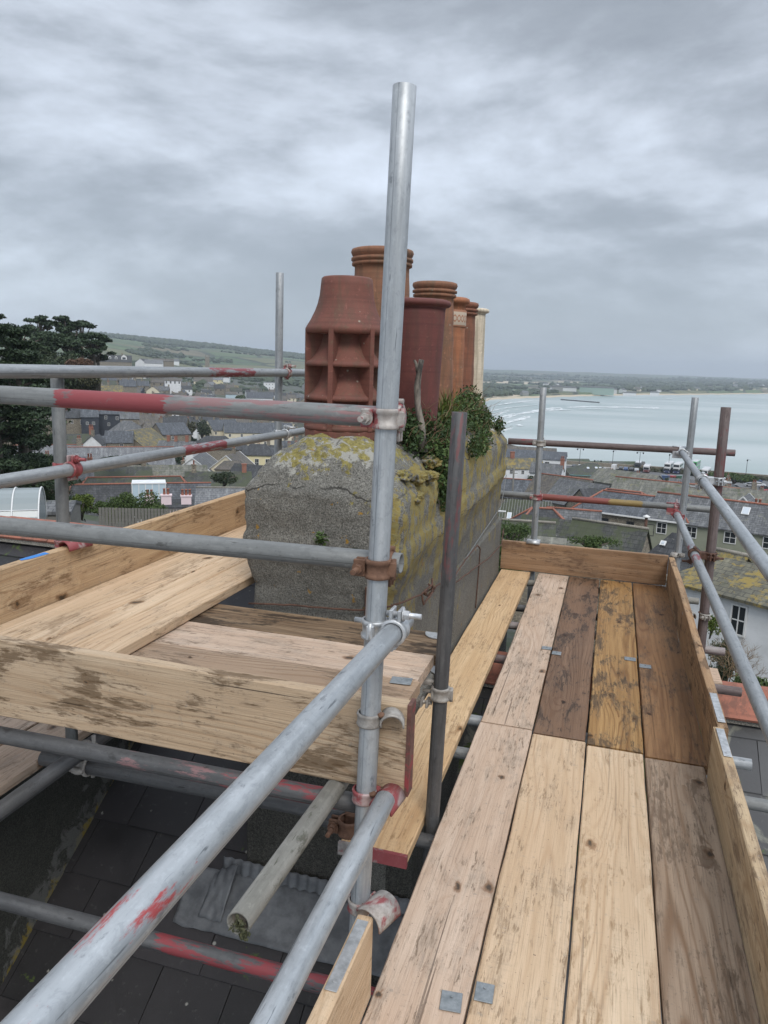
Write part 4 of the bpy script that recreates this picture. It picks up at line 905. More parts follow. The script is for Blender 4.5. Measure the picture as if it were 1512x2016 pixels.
# ================================================================== TERRAIN, SEA, TOWN
def ray(px, py): return _f + _rt*((px-756)/FPX) - _up*((py-1008)/FPX)
def at(px, py, r):
    """point seen at photo pixel px,py, at horizontal distance r"""
    d = ray(px, py); h = math.hypot(d.x, d.y); return EYE + d*(r/h)
def azim(px, py=740): d = ray(px, py); return math.atan2(d.x, d.y)
SEA = -39.5
AZP = azim(1085)
COLS = {-300: [(12, 1330), (30, 1230), (60, 1040), (100, 960), (150, 910), (220, 850), (300, 800), (420, 765), (600, 722), (1000, 690), (2500, 650), (9000, 655)],
 0: [(12, 1330), (30, 1250), (60, 1070), (100, 985), (150, 930), (220, 870), (300, 810), (420, 765), (600, 724), (1000, 698), (2500, 652), (9000, 662)],
 200: [(12, 1340), (30, 1260), (60, 1090), (100, 1010), (150, 945), (220, 890), (300, 840), (420, 785), (600, 737), (1000, 712), (2600, 659), (9000, 668)],
 400: [(12, 1350), (30, 1270), (60, 1120), (100, 1035), (150, 970), (220, 915), (300, 875), (420, 830), (600, 775), (900, 742), (1400, 722), (2600, 679), (9000, 682)],
 600: [(12, 1350), (30, 1280), (60, 1150), (100, 1060), (150, 995), (220, 940), (300, 895), (420, 850), (600, 800), (900, 765), (1400, 738), (2600, 701), (9000, 705)],
 780: [(12, 1350), (30, 1290), (60, 1170), (100, 1080), (150, 1020), (220, 965), (300, 905), (420, 855), (600, 812), (900, 780), (1400, 758), (2600, 735), (6000, 716), (9000, 720)],
 950: [(12, 1350), (30, 1300), (60, 1190), (100, 1095), (150, 1040), (220, 990), (300, 920), (420, 868), (600, 822), (1000, 786), (1500, 770), (3000, 748), (6500, 727), (9000, 729)],
 1100: [(12, 1380), (30, 1400), (60, 1200), (100, 1095), (150, 1042), (220, 990), (300, 932), (360, 903), (1250, 778), (2000, 763), (3500, 750), (7000, 731), (9000, 733)],
 1300: [(12, 1450), (30, 1500), (60, 1230), (100, 1105), (150, 1050), (220, 1000), (300, 936), (350, 909), (1700, 774), (2500, 763), (4000, 752), (8000, 738), (9000, 739)],
 1512: [(12, 1600), (30, 1560), (60, 1270), (100, 1120), (150, 1062), (220, 1010), (300, 945), (340, 920), (2300, 770), (3300, 760), (5000, 754), (8500, 746), (9000, 747)],
 1900: [(12, 1600), (30, 1560), (60, 1290), (100, 1140), (150, 1080), (220, 1025), (300, 960), (340, 935), (3300, 779), (4000, 772), (6000, 764), (8500, 757), (9000, 759)]}
CT = []
for px, tb in sorted(COLS.items()):
    CT.append((azim(px), [(math.log(r), at(px, py, r).z) for r, py in tb]))
def lerp_t(tb, x):
    if x <= tb[0][0]: return tb[0][1]
    for (a, b), (c, d) in zip(tb, tb[1:]):
        if x <= c: return b+(d-b)*(x-a)/(c-a)
    return tb[-1][1]
def coast(a):
    """near and far distance of the water at azimuth a, or None"""
    t = [(-.163, 1000, 1010), (-.155, 640, 1060), (-.148, 470, 1100), (-.135, 415, 1130), (-.10, 385, 1220), (0, 356, 1560), (.10, 345, 1950), (.16, 342, 2350), (.26, 342, 3300), (.5, 342, 4200), (1.5, 342, 4200)]
    if a < t[0][0]: return None
    for p, q in zip(t, t[1:]):
        if a <= q[0]:
            k = (a-p[0])/(q[0]-p[0]); return (p[1]+(q[1]-p[1])*k, p[2]+(q[2]-p[2])*k)
    return t[-1][1:]
def ground(a, r, rough=True):
    L = math.log(max(r, 12)); i = 0
    if a <= CT[0][0]: z = lerp_t(CT[0][1], L)
    elif a >= CT[-1][0]: z = lerp_t(CT[-1][1], L)
    else:
        while CT[i+1][0] < a: i += 1
        k = (a-CT[i][0])/(CT[i+1][0]-CT[i][0]); z = lerp_t(CT[i][1], L)*(1-k)+lerp_t(CT[i+1][1], L)*k
    z = max(z, SEA+.9)
    if a > AZP and r < 346: z = min(z, lerp_t([(190, 99), (226, -37.9-.4), (346, -37.9-.4)], r))
    c = coast(a)
    if c:
        n_, f_ = c
        if n_-3 < r < f_+4: z = SEA-3 if n_ < r < f_ else SEA-1
        elif r >= f_+4: z = max(z, SEA+min(2.5, .014*(r-f_)))
    if rough and r > 700 and z > SEA+1:
        z += noise.noise(Vector((math.sin(a)*r/260, math.cos(a)*r/260, 0)))*min(9, r/500)
    return z
def gxy(x, y): return ground(math.atan2(x, y), math.hypot(x, y))
rs = [12*(9000/12)**(i/230) for i in range(231)]; azs = [-1.15+i*.0075 for i in range(241)]
mb = MB(); vs = [(math.sin(a)*r, math.cos(a)*r, ground(a, r)) for r in rs for a in azs]; n = len(azs)
mb.add(vs, [(i*n+j, i*n+j+1, (i+1)*n+j+1, (i+1)*n+j) for i in range(len(rs)-1) for j in range(n-1)], smooth=True)
def ground_mat():
    m, nt, b = newmat('ground_fields'); v, raw = ocoord(nt, False); P = nd(nt, 'ShaderNodeSeparateXYZ', {0: raw})
    r = nd(nt, 'ShaderNodeVectorMath', {0: vscale(nt, raw, (1, 1, 0))}, operation='LENGTH').outputs['Value']
    flat = vscale(nt, raw, (1, 1, 0)); wob = nz(nt, flat, .004, 3, .5, 0, 1)
    w2 = nd(nt, 'ShaderNodeVectorMath', {0: flat, 1: vscale(nt, wob, (90, 90, 0))}, operation='ADD').outputs[0]
    cell = nd(nt, 'ShaderNodeTexVoronoi', {'Vector': vscale(nt, w2, (1/95, 1/260, 1)), 'Scale': 1.0}, voronoi_dimensions='2D')
    edge = nd(nt, 'ShaderNodeTexVoronoi', {'Vector': vscale(nt, w2, (1/95, 1/260, 1)), 'Scale': 1.0}, voronoi_dimensions='2D', feature='DISTANCE_TO_EDGE')
    cs = nd(nt, 'ShaderNodeSeparateColor', {0: cell.outputs['Color']}).outputs[0]
    fld = ramp(nt, cs, [(0, (.075, .11, .04)), (.25, (.055, .095, .035)), (.42, (.12, .12, .055)), (.6, (.085, .13, .05)), (.78, (.14, .115, .07)), (.9, (.065, .10, .04))], 'CONSTANT')
    n1 = nz(nt, flat, .02, 5, .6); fld = mix(nt, ramp(nt, n1, [(.4, 0.0), (.7, .5)]), fld, (.05, .07, .03))
    fld = mix(nt, ramp(nt, edge.outputs['Distance'], [(.035, 1.0), (.07, 0.0)]), fld, (.022, .032, .016))
    wood_ = nz(nt, flat, .0035, 6, .6); hz = nd(nt, 'ShaderNodeMapRange', {0: P.outputs[2], 1: 20, 2: 70, 3: 0.0, 4: .12}).outputs[0]
    fld = mix(nt, ramp(nt, math_(nt, 'ADD', wood_, hz), [(.56, 0.0), (.60, .9)]), fld, (.03, .033, .022))
    t1 = nz(nt, flat, .09, 6, .65); t2 = nz(nt, flat, .5, 5, .6)
    town = mix(nt, ramp(nt, t1, [(.45, 0.0), (.56, 1.0)]), (.085, .083, .08), (.045, .06, .028))
    town = mix(nt, ramp(nt, t2, [(.55, 0.0), (.7, .6)]), town, (.03, .035, .022))
    c = mix(nt, nd(nt, 'ShaderNodeMapRange', {0: r, 1: 900, 2: 1250, 3: 0.0, 4: 1.0}).outputs[0], town, fld)
    sand = math_(nt, 'MULTIPLY', math_(nt, 'LESS_THAN', P.outputs[2], SEA+2.6), math_(nt, 'GREATER_THAN', r, 900.0))
    c = mix(nt, sand, c, (.42, .35, .25))
    setc(nt, b, c, .95); return m
tag(mb.build('ground', ground_mat(), fixn=False), kind='structure')

def sea_mat():
    m, nt, b = newmat('sea_water'); v, raw = ocoord(nt, False)
    n1 = nz(nt, vscale(nt, raw, (.0025, .006, 1)), 1.0, 5, .55, .5); n2 = nz(nt, vscale(nt, raw, (.05, .12, 1)), 1.0, 6, .6)
    n3 = nz(nt, vscale(nt, raw, (.008, .02, 1), (7, 3, 0)), 1.0, 8, .7, 1.0)
    c = mix(nt, ramp(nt, n1, [(.40, 0.0), (.60, 1.0)]), (.27, .33, .315), (.40, .44, .43)); c = mix(nt, ramp(nt, nz(nt, vscale(nt, raw, (.0009, .010, 1), (3, 5, 0)), 1.0, 6, .6, .3), [(.5, 0.0), (.62, .5)]), c, (.22, .29, .285))
    c = mix(nt, ramp(nt, n3, [(.70, 0.0), (.76, .5)]), c, (.6, .62, .62))
    setc(nt, b, c, .32, 0.0, n2, .25, .6); b.inputs['Specular IOR Level'].default_value = .5; return m
mb = MB(); mb.quad((-4000, 250, SEA), (12000, 250, SEA), (12000, 12000, SEA), (-4000, 12000, SEA))
tag(mb.build('sea', sea_mat(), fixn=False), kind='structure')
foamm, _nt, _b = newmat('foam'); v_, r_ = ocoord(_nt, False); setc(_nt, _b, (.62, .65, .65), .8); _nt.links.new(ramp(_nt, nz(_nt, vscale(_nt, r_, (.035, .09, 1)), 1.0, 8, .75, .4), [(.36, 0.0), (.52, .9)]), _b.inputs['Alpha'])
def foam(pts, wpx, seed=1):
    rnd = random.Random(seed); mb = MB(); P = []
    for (a, b_), (c, d) in zip(pts, pts[1:]):
        K = 26
        for k in range(K):
            t = k/K; P.append((a+(c-a)*t, b_+(d-b_)*t))
    for i, (px, py) in enumerate(P[:-1]):
        if noise.noise(Vector((px*.05, seed, 0))) < -.22: continue
        def g_(px, py):
            d = ray(px, py); t = (SEA+.06-EYE.z)/d.z; q = EYE+d*t; return (q.x, q.y, SEA+.06+.035*seed)
        h0 = wpx*(.35+abs(noise.noise(Vector((px*.11, seed, 1))))*1.5); q = P[i+1]; h1 = wpx*(.35+abs(noise.noise(Vector((q[0]*.11, seed, 1))))*1.5)
        mb.quad(g_(px, py-h0/2), g_(q[0], q[1]-h1/2), g_(q[0], q[1]+h1/2), g_(px, py+h0/2))
    return mb
fm = MB()
for k, (pts, w) in enumerate([([(966, 845), (980, 838), (1010, 828), (1045, 820)], 7), ([(968, 856), (985, 848), (1010, 843)], 6), ([(965, 833), (985, 822), (1010, 815)], 6), ([(968, 800), (1010, 792), (1070, 788)], 2.5), ([(1010, 817), (1060, 809), (1110, 806)], 5),([(975, 836), (1000, 822), (1040, 811), (1085, 804), (1150, 801), (1230, 802), (1300, 804)], 4.2), ([(968, 822), (990, 812), (1020, 806)], 5), ([(970, 828), (992, 820), (1015, 815)], 5), ([(978, 843), (1000, 833), (1030, 826)], 3), ([(1005, 836), (1030, 839)], 3), ([(966, 810), (1000, 803), (1060, 797)], 2.2),
                              ([(1380, 774), (1440, 775), (1512, 776), (1620, 778)], 1.8), ([(1340, 788), (1362, 790)], 3), ([(1385, 787), (1400, 788)], 2), ([(1305, 786), (1325, 786)], 2), ([(972, 799), (1010, 794), (1030, 792)], 1.6), ([(1100, 808), (1160, 806), (1200, 806)], 1.6)]):
    q = foam(pts, w, k+1); fm.add(q.v, q.f)
tag(fm.build('wave_foam', foamm, fixn=False), 'white lines of breaking waves curving along the shore', 'waves', kind='stuff')

# ---- town materials
def roof_mat(name, c1, c2, lich=.0, lc=(.22, .18, .05), moss=.2, sc=1.0, corr=False):
    m, nt, b = newmat(name); v, raw = ocoord(nt)
    bt = nd(nt, 'ShaderNodeTexBrick', {'Vector': v, 'Color1': c1, 'Color2': c2, 'Mortar': tuple(x*.4 for x in c1), 'Scale': 1.0, 'Mortar Size': .02, 'Brick Width': .45*sc, 'Row Height': .26*sc, 'Bias': 0.0})
    a = nz(nt, v, .9, 7, .7, .5); f = nz(nt, v, 6.0, 6, .7)
    c = bt.outputs['Color']
    st_ = nz(nt, vscale(nt, v, (2.2, .35, .35)), 1.0, 6, .65); f2 = nz(nt, v, 2.4, 8, .75)
    c = mix(nt, ramp(nt, st_, [(.38, .6), (.5, 0.0)]), c, tuple(x*.5 for x in c1)); c = mix(nt, ramp(nt, st_, [(.55, 0.0), (.68, .5)]), c, tuple(min(1, x*1.7+.01) for x in c2))
    c = mix(nt, ramp(nt, f2, [(.40, .65), (.50, 0.0)]), c, tuple(x*.45 for x in c1))
    c = mix(nt, ramp(nt, f, [(.60, 0.0), (.70, .7)]), c, (.19, .19, .17))
    if lich: c = mix(nt, ramp(nt, math_(nt, 'ADD', math_(nt, 'MULTIPLY', a, .7), math_(nt, 'MULTIPLY', f, .3)), [(.60-lich*.12, 0.0), (.64-lich*.10, .85)]), c, lc)
    if moss: c = mix(nt, ramp(nt, nz(nt, v, .5, 7, .75, .3), [(.62-moss*.2, 0.0), (.70-moss*.2, .75)]), c, (.045, .055, .02))
    setc(nt, b, c, .7, 0.0, bt.outputs['Fac'], -.4, .02); return m
RM = dict(blue=roof_mat('roof_blue_slate', (.05, .056, .066), (.095, .103, .116), moss=.05), grey=roof_mat('roof_grey_slate', (.085, .088, .093), (.135, .137, .14), lich=.2, lc=(.15, .15, .11), moss=.2),
          dark=roof_mat('roof_dark_slate', (.026, .028, .031), (.055, .056, .06), moss=.15), moss=roof_mat('roof_mossy_slate', (.036, .038, .034), (.062, .062, .056), lich=.35, lc=(.05, .065, .022), moss=.8),
          yellow=roof_mat('roof_lichen_yellow', (.10, .095, .07), (.13, .12, .08), lich=.8, lc=(.24, .17, .03), moss=.3), olive=roof_mat('roof_olive_sheet', (.115, .115, .095), (.155, .15, .125), lich=.45, lc=(.15, .14, .07), moss=.45, sc=2),
          brown=roof_mat('roof_brown_slate', (.085, .075, .065), (.12, .105, .09), lich=.4, lc=(.14, .12, .06), moss=.2), pale=roof_mat('roof_pale_slate', (.14, .145, .155), (.18, .185, .19), moss=.05))
def wall_mat(name, c1, c2, stone=False):
    m, nt, b = newmat(name); v, raw = ocoord(nt); a = nz(nt, v, 1.2, 6, .65); h = a
    c = mix(nt, ramp(nt, a, [(.35, 0.0), (.65, 1.0)]), c1, c2)
    if stone:
        vo = nd(nt, 'ShaderNodeTexVoronoi', {'Vector': vscale(nt, v, (1, 1, 1.8)), 'Scale': 2.6}); ed = nd(nt, 'ShaderNodeTexVoronoi', {'Vector': vscale(nt, v, (1, 1, 1.8)), 'Scale': 2.6}, feature='DISTANCE_TO_EDGE')
        k = nd(nt, 'ShaderNodeSeparateColor', {0: vo.outputs['Color']}).outputs[0]
        c = mix(nt, k, c1, c2); c = mix(nt, ramp(nt, ed.outputs['Distance'], [(.02, 1.0), (.07, 0.0)]), c, tuple(x*1.5 for x in c2)); h = ed.outputs['Distance']
    setc(nt, b, c, .9, 0.0, h, .4, .03); return m
WM = dict(white=wall_mat('wall_white', (.68, .69, .70), (.56, .57, .575)), cream=wall_mat('wall_cream', (.62, .56, .42), (.54, .49, .38)), stone=wall_mat('wall_stone', (.11, .095, .075), (.20, .175, .135), True), yellow=wall_mat('wall_yellow', (.62, .55, .34), (.56, .50, .31)),
          navy=wall_mat('wall_slate_hung', (.03, .036, .048), (.045, .05, .062)), grey=wall_mat('wall_grey', (.27, .27, .26), (.21, .21, .20)), green=wall_mat('wall_sage', (.24, .25, .19), (.21, .22, .165)), pink=wall_mat('wall_pink', (.72, .58, .60), (.66, .54, .56)), brick=wall_mat('wall_brick', (.22, .09, .06), (.28, .13, .09)), lblue=wall_mat('wall_light_blue', (.42, .52, .58), (.38, .48, .54)))
glass, _nt, _b = newmat('window_glass'); setc(_nt, _b, (.02, .024, .028), .15)
frm, _nt, _b = newmat('window_frame_white'); setc(_nt, _b, (.62, .62, .61), .5)
fdark, _nt, _b = newmat('window_frame_dark'); setc(_nt, _b, (.03, .03, .032), .5)
skyl, _nt, _b = newmat('skylight_glass'); setc(_nt, _b, (.42, .46, .50), .2)
gut, _nt, _b = newmat('gutter_cyan'); setc(_nt, _b, (.12, .30, .31), .6)
asph, _nt, _b = newmat('asphalt'); v_, r_ = ocoord(_nt, False); setc(_nt, _b, mix(_nt, nz(_nt, r_, .15, 5, .6), (.09, .09, .092), (.13, .13, .13)), .9)
TOPMAT = {}
def window(parent, x, y, z, w, h, fr=frm, face=-1, bars=(1, 1), axis='y'):
    """window on a wall whose outside faces -y (face=-1) or +-x"""
    def B(mb, cx, cz, ww, hh, t, o):
        if axis == 'y': mb.box((x+cx, y+face*o, z+cz), (ww, t, hh))
        else: mb.box((x+face*o, y+cx, z+cz), (t, ww, hh))
    mb = MB(); f = .07 if w > .5 else .05
    B(mb, 0, h/2-f/2, w, f, .08, .02); B(mb, 0, -h/2+f/2, w, f, .08, .02); B(mb, -w/2+f/2, 0, f, h-2*f, .08, .02); B(mb, w/2-f/2, 0, f, h-2*f, .08, .02)
    for i in range(bars[0]): B(mb, -w/2+w*(i+1)/(bars[0]+1), 0, .04, h-2*f, .05, .02)
    for i in range(bars[1]):
        for j in range(bars[0]+1):
            ww = (w-2*f)/(bars[0]+1)-.05; B(mb, -w/2+f+(w-2*f)*(j+.5)/(bars[0]+1), -h/2+h*(i+1)/(bars[1]+1), ww, .04, .05, .02)
    o = mb.build('window', fr, parent, fixn=False)
    g_ = MB(); B(g_, 0, 0, w-2*f, h-2*f, .02, .005); g_.build('pane', glass, o, fixn=False); return o
USED = []; RECT = []
def prj(x, y, z):
    q_ = Vector((x, y, z))-EYE; k = q_ @ _f; return FPX*(q_ @ _rt)/k, -FPX*(q_ @ _up)/k
def house(label, px, py, r, w, d, hw, rh, yaw=0, wall='stone', roof='grey', ridge=None, hip=0, wins=(), chim=(), sky=(), dorm=(), gwin=(), barge=False, fr=None, group=None, name='house', cat='house', over=.25, gut_=None, sill=True):
    """ridge centre seen at px,py at distance r; ridge along local X; wins=(u, drop below eave, w, h)"""
    p = at(px, py, r); az = math.atan2(p.x, p.y); rz = -az+R(yaw)
    zb = -(rh+hw); zg = min(gxy(p.x, p.y), gxy(p.x+math.sin(az)*-d*.5, p.y-math.cos(az)*d*.5))-p.z-1.0
    zb = min(zb, zg); zg2 = zb
    o = thing(name, label, cat, (p.x, p.y, p.z), rz, group); USED.append((p.x, p.y, max(w, d)/2)); RECT.append((px-756-w/2*FPX/r*.9, px-756+w/2*FPX/r*.9, py-1008, py-1008+(rh+min(hw, 3.2)+d*.1)*FPX/r, r))
    fr = fr or frm
    mb = MB(); W2, D2 = w/2, d/2; ze = -rh
    if hip:
        vs = [(-W2, -D2, zb), (W2, -D2, zb), (W2, D2, zb), (-W2, D2, zb), (-W2, -D2, ze), (W2, -D2, ze), (W2, D2, ze), (-W2, D2, ze)]
        mb.add(vs, [(0, 1, 5, 4), (1, 2, 6, 5), (2, 3, 7, 6), (3, 0, 4, 7), (4, 5, 6, 7)])
    else:
        e = .06
        vs = [(-W2, -D2, zb), (W2, -D2, zb), (W2, D2, zb), (-W2, D2, zb), (-W2, -D2, ze-e), (W2, -D2, ze-e), (W2, D2, ze-e), (-W2, D2, ze-e), (-W2, 0, -e), (W2, 0, -e)]
        mb.add(vs, [(0, 1, 5, 4), (2, 3, 7, 6), (1, 2, 6, 9, 5), (3, 0, 4, 8, 7)])
    mb.build('wall', WM[wall], o, fixn=False)
    rb = MB(); sl_ = rh/D2; oz = over*sl_; W3, D3 = W2+over*.6, D2+over; t = .12
    if hip:
        hx = max(.05, W2-D2*hip)
        A_ = [(-W3, -D3, ze-oz), (W3, -D3, ze-oz), (W3, D3, ze-oz), (-W3, D3, ze-oz), (-hx, 0, 0), (hx, 0, 0)]
        rb.add(A_, [(0, 1, 5, 4), (1, 2, 5), (2, 3, 4, 5), (3, 0, 4)])
        B_ = [(x_, y_, z_-t) for x_, y_, z_ in A_[:4]]; rb.add(A_[:4]+B_, [(0, 4, 5, 1), (1, 5, 6, 2), (2, 6, 7, 3), (3, 7, 4, 0), (4, 7, 6, 5)])
    else:
        for s_ in (-1, 1):
            q = [(-W3, s_*D3, ze-oz), (W3, s_*D3, ze-oz), (W3, 0, 0), (-W3, 0, 0)]; k = [(a, b_, c-t) for a, b_, c in q]
            rb.add(q+k, [(0, 1, 2, 3), (4, 7, 6, 5), (0, 4, 5, 1), (1, 5, 6, 2), (3, 7, 4, 0)])
    ro = rb.build('roof', RM[roof], o, fixn=False)
    if ridge:
        q = MB(); mm = RIDGE if ridge == 'orange' else CONC['mortar']; t2 = .11
        if hip:
            q.tube([(-hx, 0, .03), (hx, 0, .03)], t2, 6)
            for a, b_ in ((-1, -1), (-1, 1), (1, -1), (1, 1)): q.tube([(a*hx, 0, .03), (a*W3, b_*D3, ze-oz+.03)], t2, 6)
        else: q.tube([(-W3, 0, .03), (W3, 0, .03)], t2, 6)
        q.build('ridge_tiles', mm, o)
    for (u, dp, ww, hh) in wins: window(o, u*W2, -D2, ze-dp-hh/2, ww, hh, fr)
    for (s_, v_, dp, ww, hh) in gwin: window(o, s_*W2, v_*D2, -dp-hh/2, ww, hh, fr, s_, axis='x')
    for (u, v_, ch_, ww, npot) in chim:
        zc = -abs(v_)*rh; q = MB(); q.box((u*W2, v_*D2, zc+ch_/2-.5), (ww, .6, ch_+1.0)); q.box((u*W2, v_*D2, zc+ch_+.06), (ww+.14, .74, .12))
        c_ = q.build('chimney', WM['pink' if wall == 'pink' else 'stone' if (len(label)+int(u*10)) % 2 else 'brick'], o)
        for i in range(npot):
            z_ = MB(); xx = u*W2+(i-(npot-1)/2)*.36; z_.lathe([(.14, 0), (.11, .5), (.14, .52), (.14, .6), (.09, .6), (.09, .3)], 10, M=Matrix.Translation((xx, v_*D2, zc+ch_+.12))); z_.build('chimney_pot', RIDGE, c_, fixn=False)
    for (u, v_, ww, hh) in sky:
        an = math.atan2(rh, D2); Mx = Matrix.Translation((u*W2, -v_*D2, -v_*rh+.09)) @ Matrix.Rotation(an, 4, 'X')
        q = MB(); q.box((0, 0, 0), (ww, hh, .08), Mx); s1 = q.build('skylight', frm, o); q = MB(); q.box((0, 0, .045), (ww-.14, hh-.14, .03), Mx); q.build('pane', skyl, s1)
    for (u, v_, ww, hh) in dorm:
        zc = -v_*rh; y_ = -v_*D2; q = MB()
        q.prism([(-ww/2, -.8), (ww/2, -.8), (ww/2, hh), (0, hh+ww*.45), (-ww/2, hh)], y_-.05, y_+hh/sl_+1.2, M=Matrix.Translation((u*W2, 0, zc))); dd = q.build('dormer', frm, o)
        q = MB(); q.box((u*W2, y_-.07, zc+hh*.45), (ww*.6, .04, hh*.75)); q.build('pane', glass, dd)
        q = MB()
        for s_ in (-1, 1): q.add([(u*W2+s_*(ww/2+.15), y_-.2, zc+hh-.1), (u*W2, y_-.2, zc+hh+ww*.45+.06), (u*W2, y_+hh/sl_+1.3, zc+hh+ww*.45+.06), (u*W2+s_*(ww/2+.15), y_+hh/sl_+1.3, zc+hh-.1)], [(0, 1, 2, 3)])
        q.build('dormer_roof', RM[roof], dd, fixn=False)
    if barge:
        for xs_ in (-1, 1):
            for s_ in (-1, 1): q = MB(); q.tube([(xs_*(W3+.02), s_*D3, ze-oz-.05), (xs_*(W3+.02), 0, -.05)], .09, 4, smooth=False); q.build('bargeboard', frm, o)
    if gut_:
        q = MB(); q.box((0, -D3-.06, ze-oz-.05), (w+.4, .12, .14)); q.build('gutter', gut_, o)
    return o
def row(n, dp, w, h, a=-.85, b=.85): return [(a+(b-a)*i/max(1, n-1), dp, w, h) for i in range(n)]
# ---- left side of town
house('long cream block of flats with a grey slate roof, right part', 508, 832, 300, 26, 10, 6, 3.4, 6, 'cream', 'blue', wins=row(6, .6, .9, 1.1)+row(6, 3.4, .9, 1.1), name='apartment_block', cat='flats')
house('cream gabled end block of the flats, left part', 436, 826, 306, 12, 10, 7, 3.6, 28, 'cream', 'blue', wins=row(3, .6, .9, 1.1)+row(3, 3.4, .9, 1.1), gwin=[(-1, 0, 4.5, .5, 1)], name='apartment_block', cat='flats')
house('long grey slate terrace roof with orange ridge, beside the cedar', 96, 876, 172, 13, 9, 3, 3.6, 0, 'stone', 'pale', 'orange', chim=[(.9, 0, 1.2, 1, 2)], sky=[(.3, .6, .5, .6)])
house('long grey slate terrace roof with orange ridge, middle of the row', 240, 880, 170, 21, 9, 3, 3.6, 0, 'stone', 'pale', 'orange', sky=[(-.2, .6, .4, .5)])
house('blue slate lower roof under the long terrace, with brick chimney', 100, 900, 155, 12, 5, 3, 1.6, 0, 'cream', 'blue', chim=[(-.1, .3, .9, .8, 2), (.35, .3, .6, .6, 1)])
house('mossy yellow roofed stone building with its broad gable to the viewer', 272, 845, 222, 15, 13, 3, 4.6, 62, 'stone', 'yellow', 'grey', gwin=[])
house('bright white gable-ended house under the red banded rail', 390, 894, 150, 12, 9, 4, 3.3, 80, 'white', 'grey', barge=True, chim=[(-.9, .4, .6, .7, 1)])
house('pale cream house with a small black gable window and lower porch roof', 458, 892, 148, 8, 8, 3.6, 3.2, 72, 'cream', 'brown', gwin=[(-1, 0, 1.7, .9, .6)], barge=True, chim=[(.2, 0, .8, .6, 2)])
house('low brown roofed porch wing in front of the cream gabled house', 458, 907, 141, 6, 3, 2.4, 1.2, -8, 'cream', 'brown', hip=1, wins=[(0, .4, .8, 1.4)])
house('yellow house with arched dark windows under a dark roof', 508, 874, 168, 7.5, 7, 4.2, 1.9, -4, 'yellow', 'dark', wins=row(3, .9, .9, 1.6, -.6, .6), hip=.6)
house('navy slate-hung house wall with three white windows', 215, 802, 262, 8.5, 8, 5.6, 1.8, 2, 'navy', 'blue', wins=[(-.3, .6, .8, 1.1), (.5, .8, .8, 1.1), (-.1, 2.8, .7, 1)], chim=[(-1, 0, 1.6, .9, 3)])
house('brown stone house with a bay beside the grey pole', 146, 806, 258, 7, 8, 5.5, 2.2, 14, 'stone', 'dark', wins=[(.3, .8, .9, 1.4), (-.5, .8, .7, 1.1)], chim=[(-.7, 0, 1.4, .9, 2)])
house('dark slate-hung house with two small white windows', 176, 803, 255, 5, 8, 6, 2.4, 0, 'navy', 'blue', wins=row(2, 1.6, .8, .9, -.3, .4), chim=[(1, 0, 2, .8, 3)])
house('grey slate roofed stone house with a square window, under the big red band', 255, 812, 250, 5.5, 7, 4, 1.6, 0, 'stone', 'grey', wins=[(.1, .7, 1, 1.2)])
house('small bright white gabled cottage among the stone houses', 188, 856, 205, 5, 4.5, 2.4, 2.0, 70, 'white', 'dark', chim=[(-.7, 0, 1.2, .9, 2)])
house('white fronted cottage end beside the small white gable', 214, 858, 207, 5, 4, 2.5, 1.4, 0, 'stone', 'blue', wins=[(-.5, .4, .8, 1.1)])
house('stone cottage with white sash window, left of the white gable', 150, 854, 210, 8, 6, 3, 2.4, 5, 'stone', 'moss', wins=[(.7, .5, .9, 1.5), (-.5, .4, .8, 1.2)], chim=[(.9, 0, 1.6, 1, 3)])
house('slate house with a dark lead valley, beside the white cottage', 235, 848, 214, 7, 6, 3, 2.6, -5, 'stone', 'blue', wins=[(.2, .5, .9, 1.3)])
house('grey hipped roof house beyond the stone gable, left one', 250, 828, 245, 9, 8, 3, 2.6, -10, 'stone', 'grey', hip=.8)
house('grey hipped roof house beyond the stone gable, middle one', 300, 830, 248, 9, 8, 3, 2.8, 12, 'stone', 'brown', hip=.6, chim=[(.6, 0, 1, .8, 2)])
house('blue slate double roof house with a sage wall corner', 335, 832, 240, 9, 9, 4.2, 3.0, 25, 'stone', 'blue', wins=[(-.3, .6, .8, 1.1)], gwin=[(1, 0, 3.2, .8, 1.2)])
house('dark slate gable house right of the stone gable', 345, 822, 262, 8, 8, 4, 2.4, -12, 'stone', 'dark', wins=row(2, .6, .8, 1, -.4, .4))
house('slate roofed house with white chimney stumps by the cream flats', 350, 868, 215, 10, 7, 3, 2.4, -15, 'white', 'grey', chim=[(-.5, 0, 1.3, .8, 0), (-.1, 0, 1.2, .8, 0), (.5, 0, 1.4, .8, 0)])
house('dark hipped roof in front of the cream flats', 425, 858, 235, 13, 9, 2.5, 2.8, 6, 'stone', 'dark', hip=.8)
house('second dark hipped roof in front of the cream flats, right', 455, 864, 220, 9, 8, 2.5, 2.4, -12, 'stone', 'dark', hip=.8)
house('long mossy terrace roof with orange ridge tiles running to a hip', 265, 939, 112, 16.5, 8, 3, 2.6, 0, 'stone', 'moss', 'orange', hip=.5, sky=[(.42, .3, .7, .4), (-.2, .5, .3, .4)])
house('near black slate roof with orange ridge, above the garden hedge', 222, 953, 98, 12.5, 10, 2.5, 4.4, 0, 'stone', 'dark', 'orange', hip=.3)
house('blue slate roof speckled with lichen, right of the white lean-to', 362, 951, 100, 6.5, 9, 2.5, 4.6, 0, 'stone', 'blue', 'orange')
house('mossy stone-coped roof running behind the left toe board', 445, 960, 96, 7, 8, 2.5, 3.4, -4, 'stone', 'pale', 'grey')
house('dark roof strip with hedge and stone chimneys beside the cream gable', 430, 928, 122, 10, 6, 2.5, 1.8, 2, 'stone', 'moss', chim=[(-.75, 0, 1.0, .7, 1), (.8, 0, 1.1, .7, 0)])
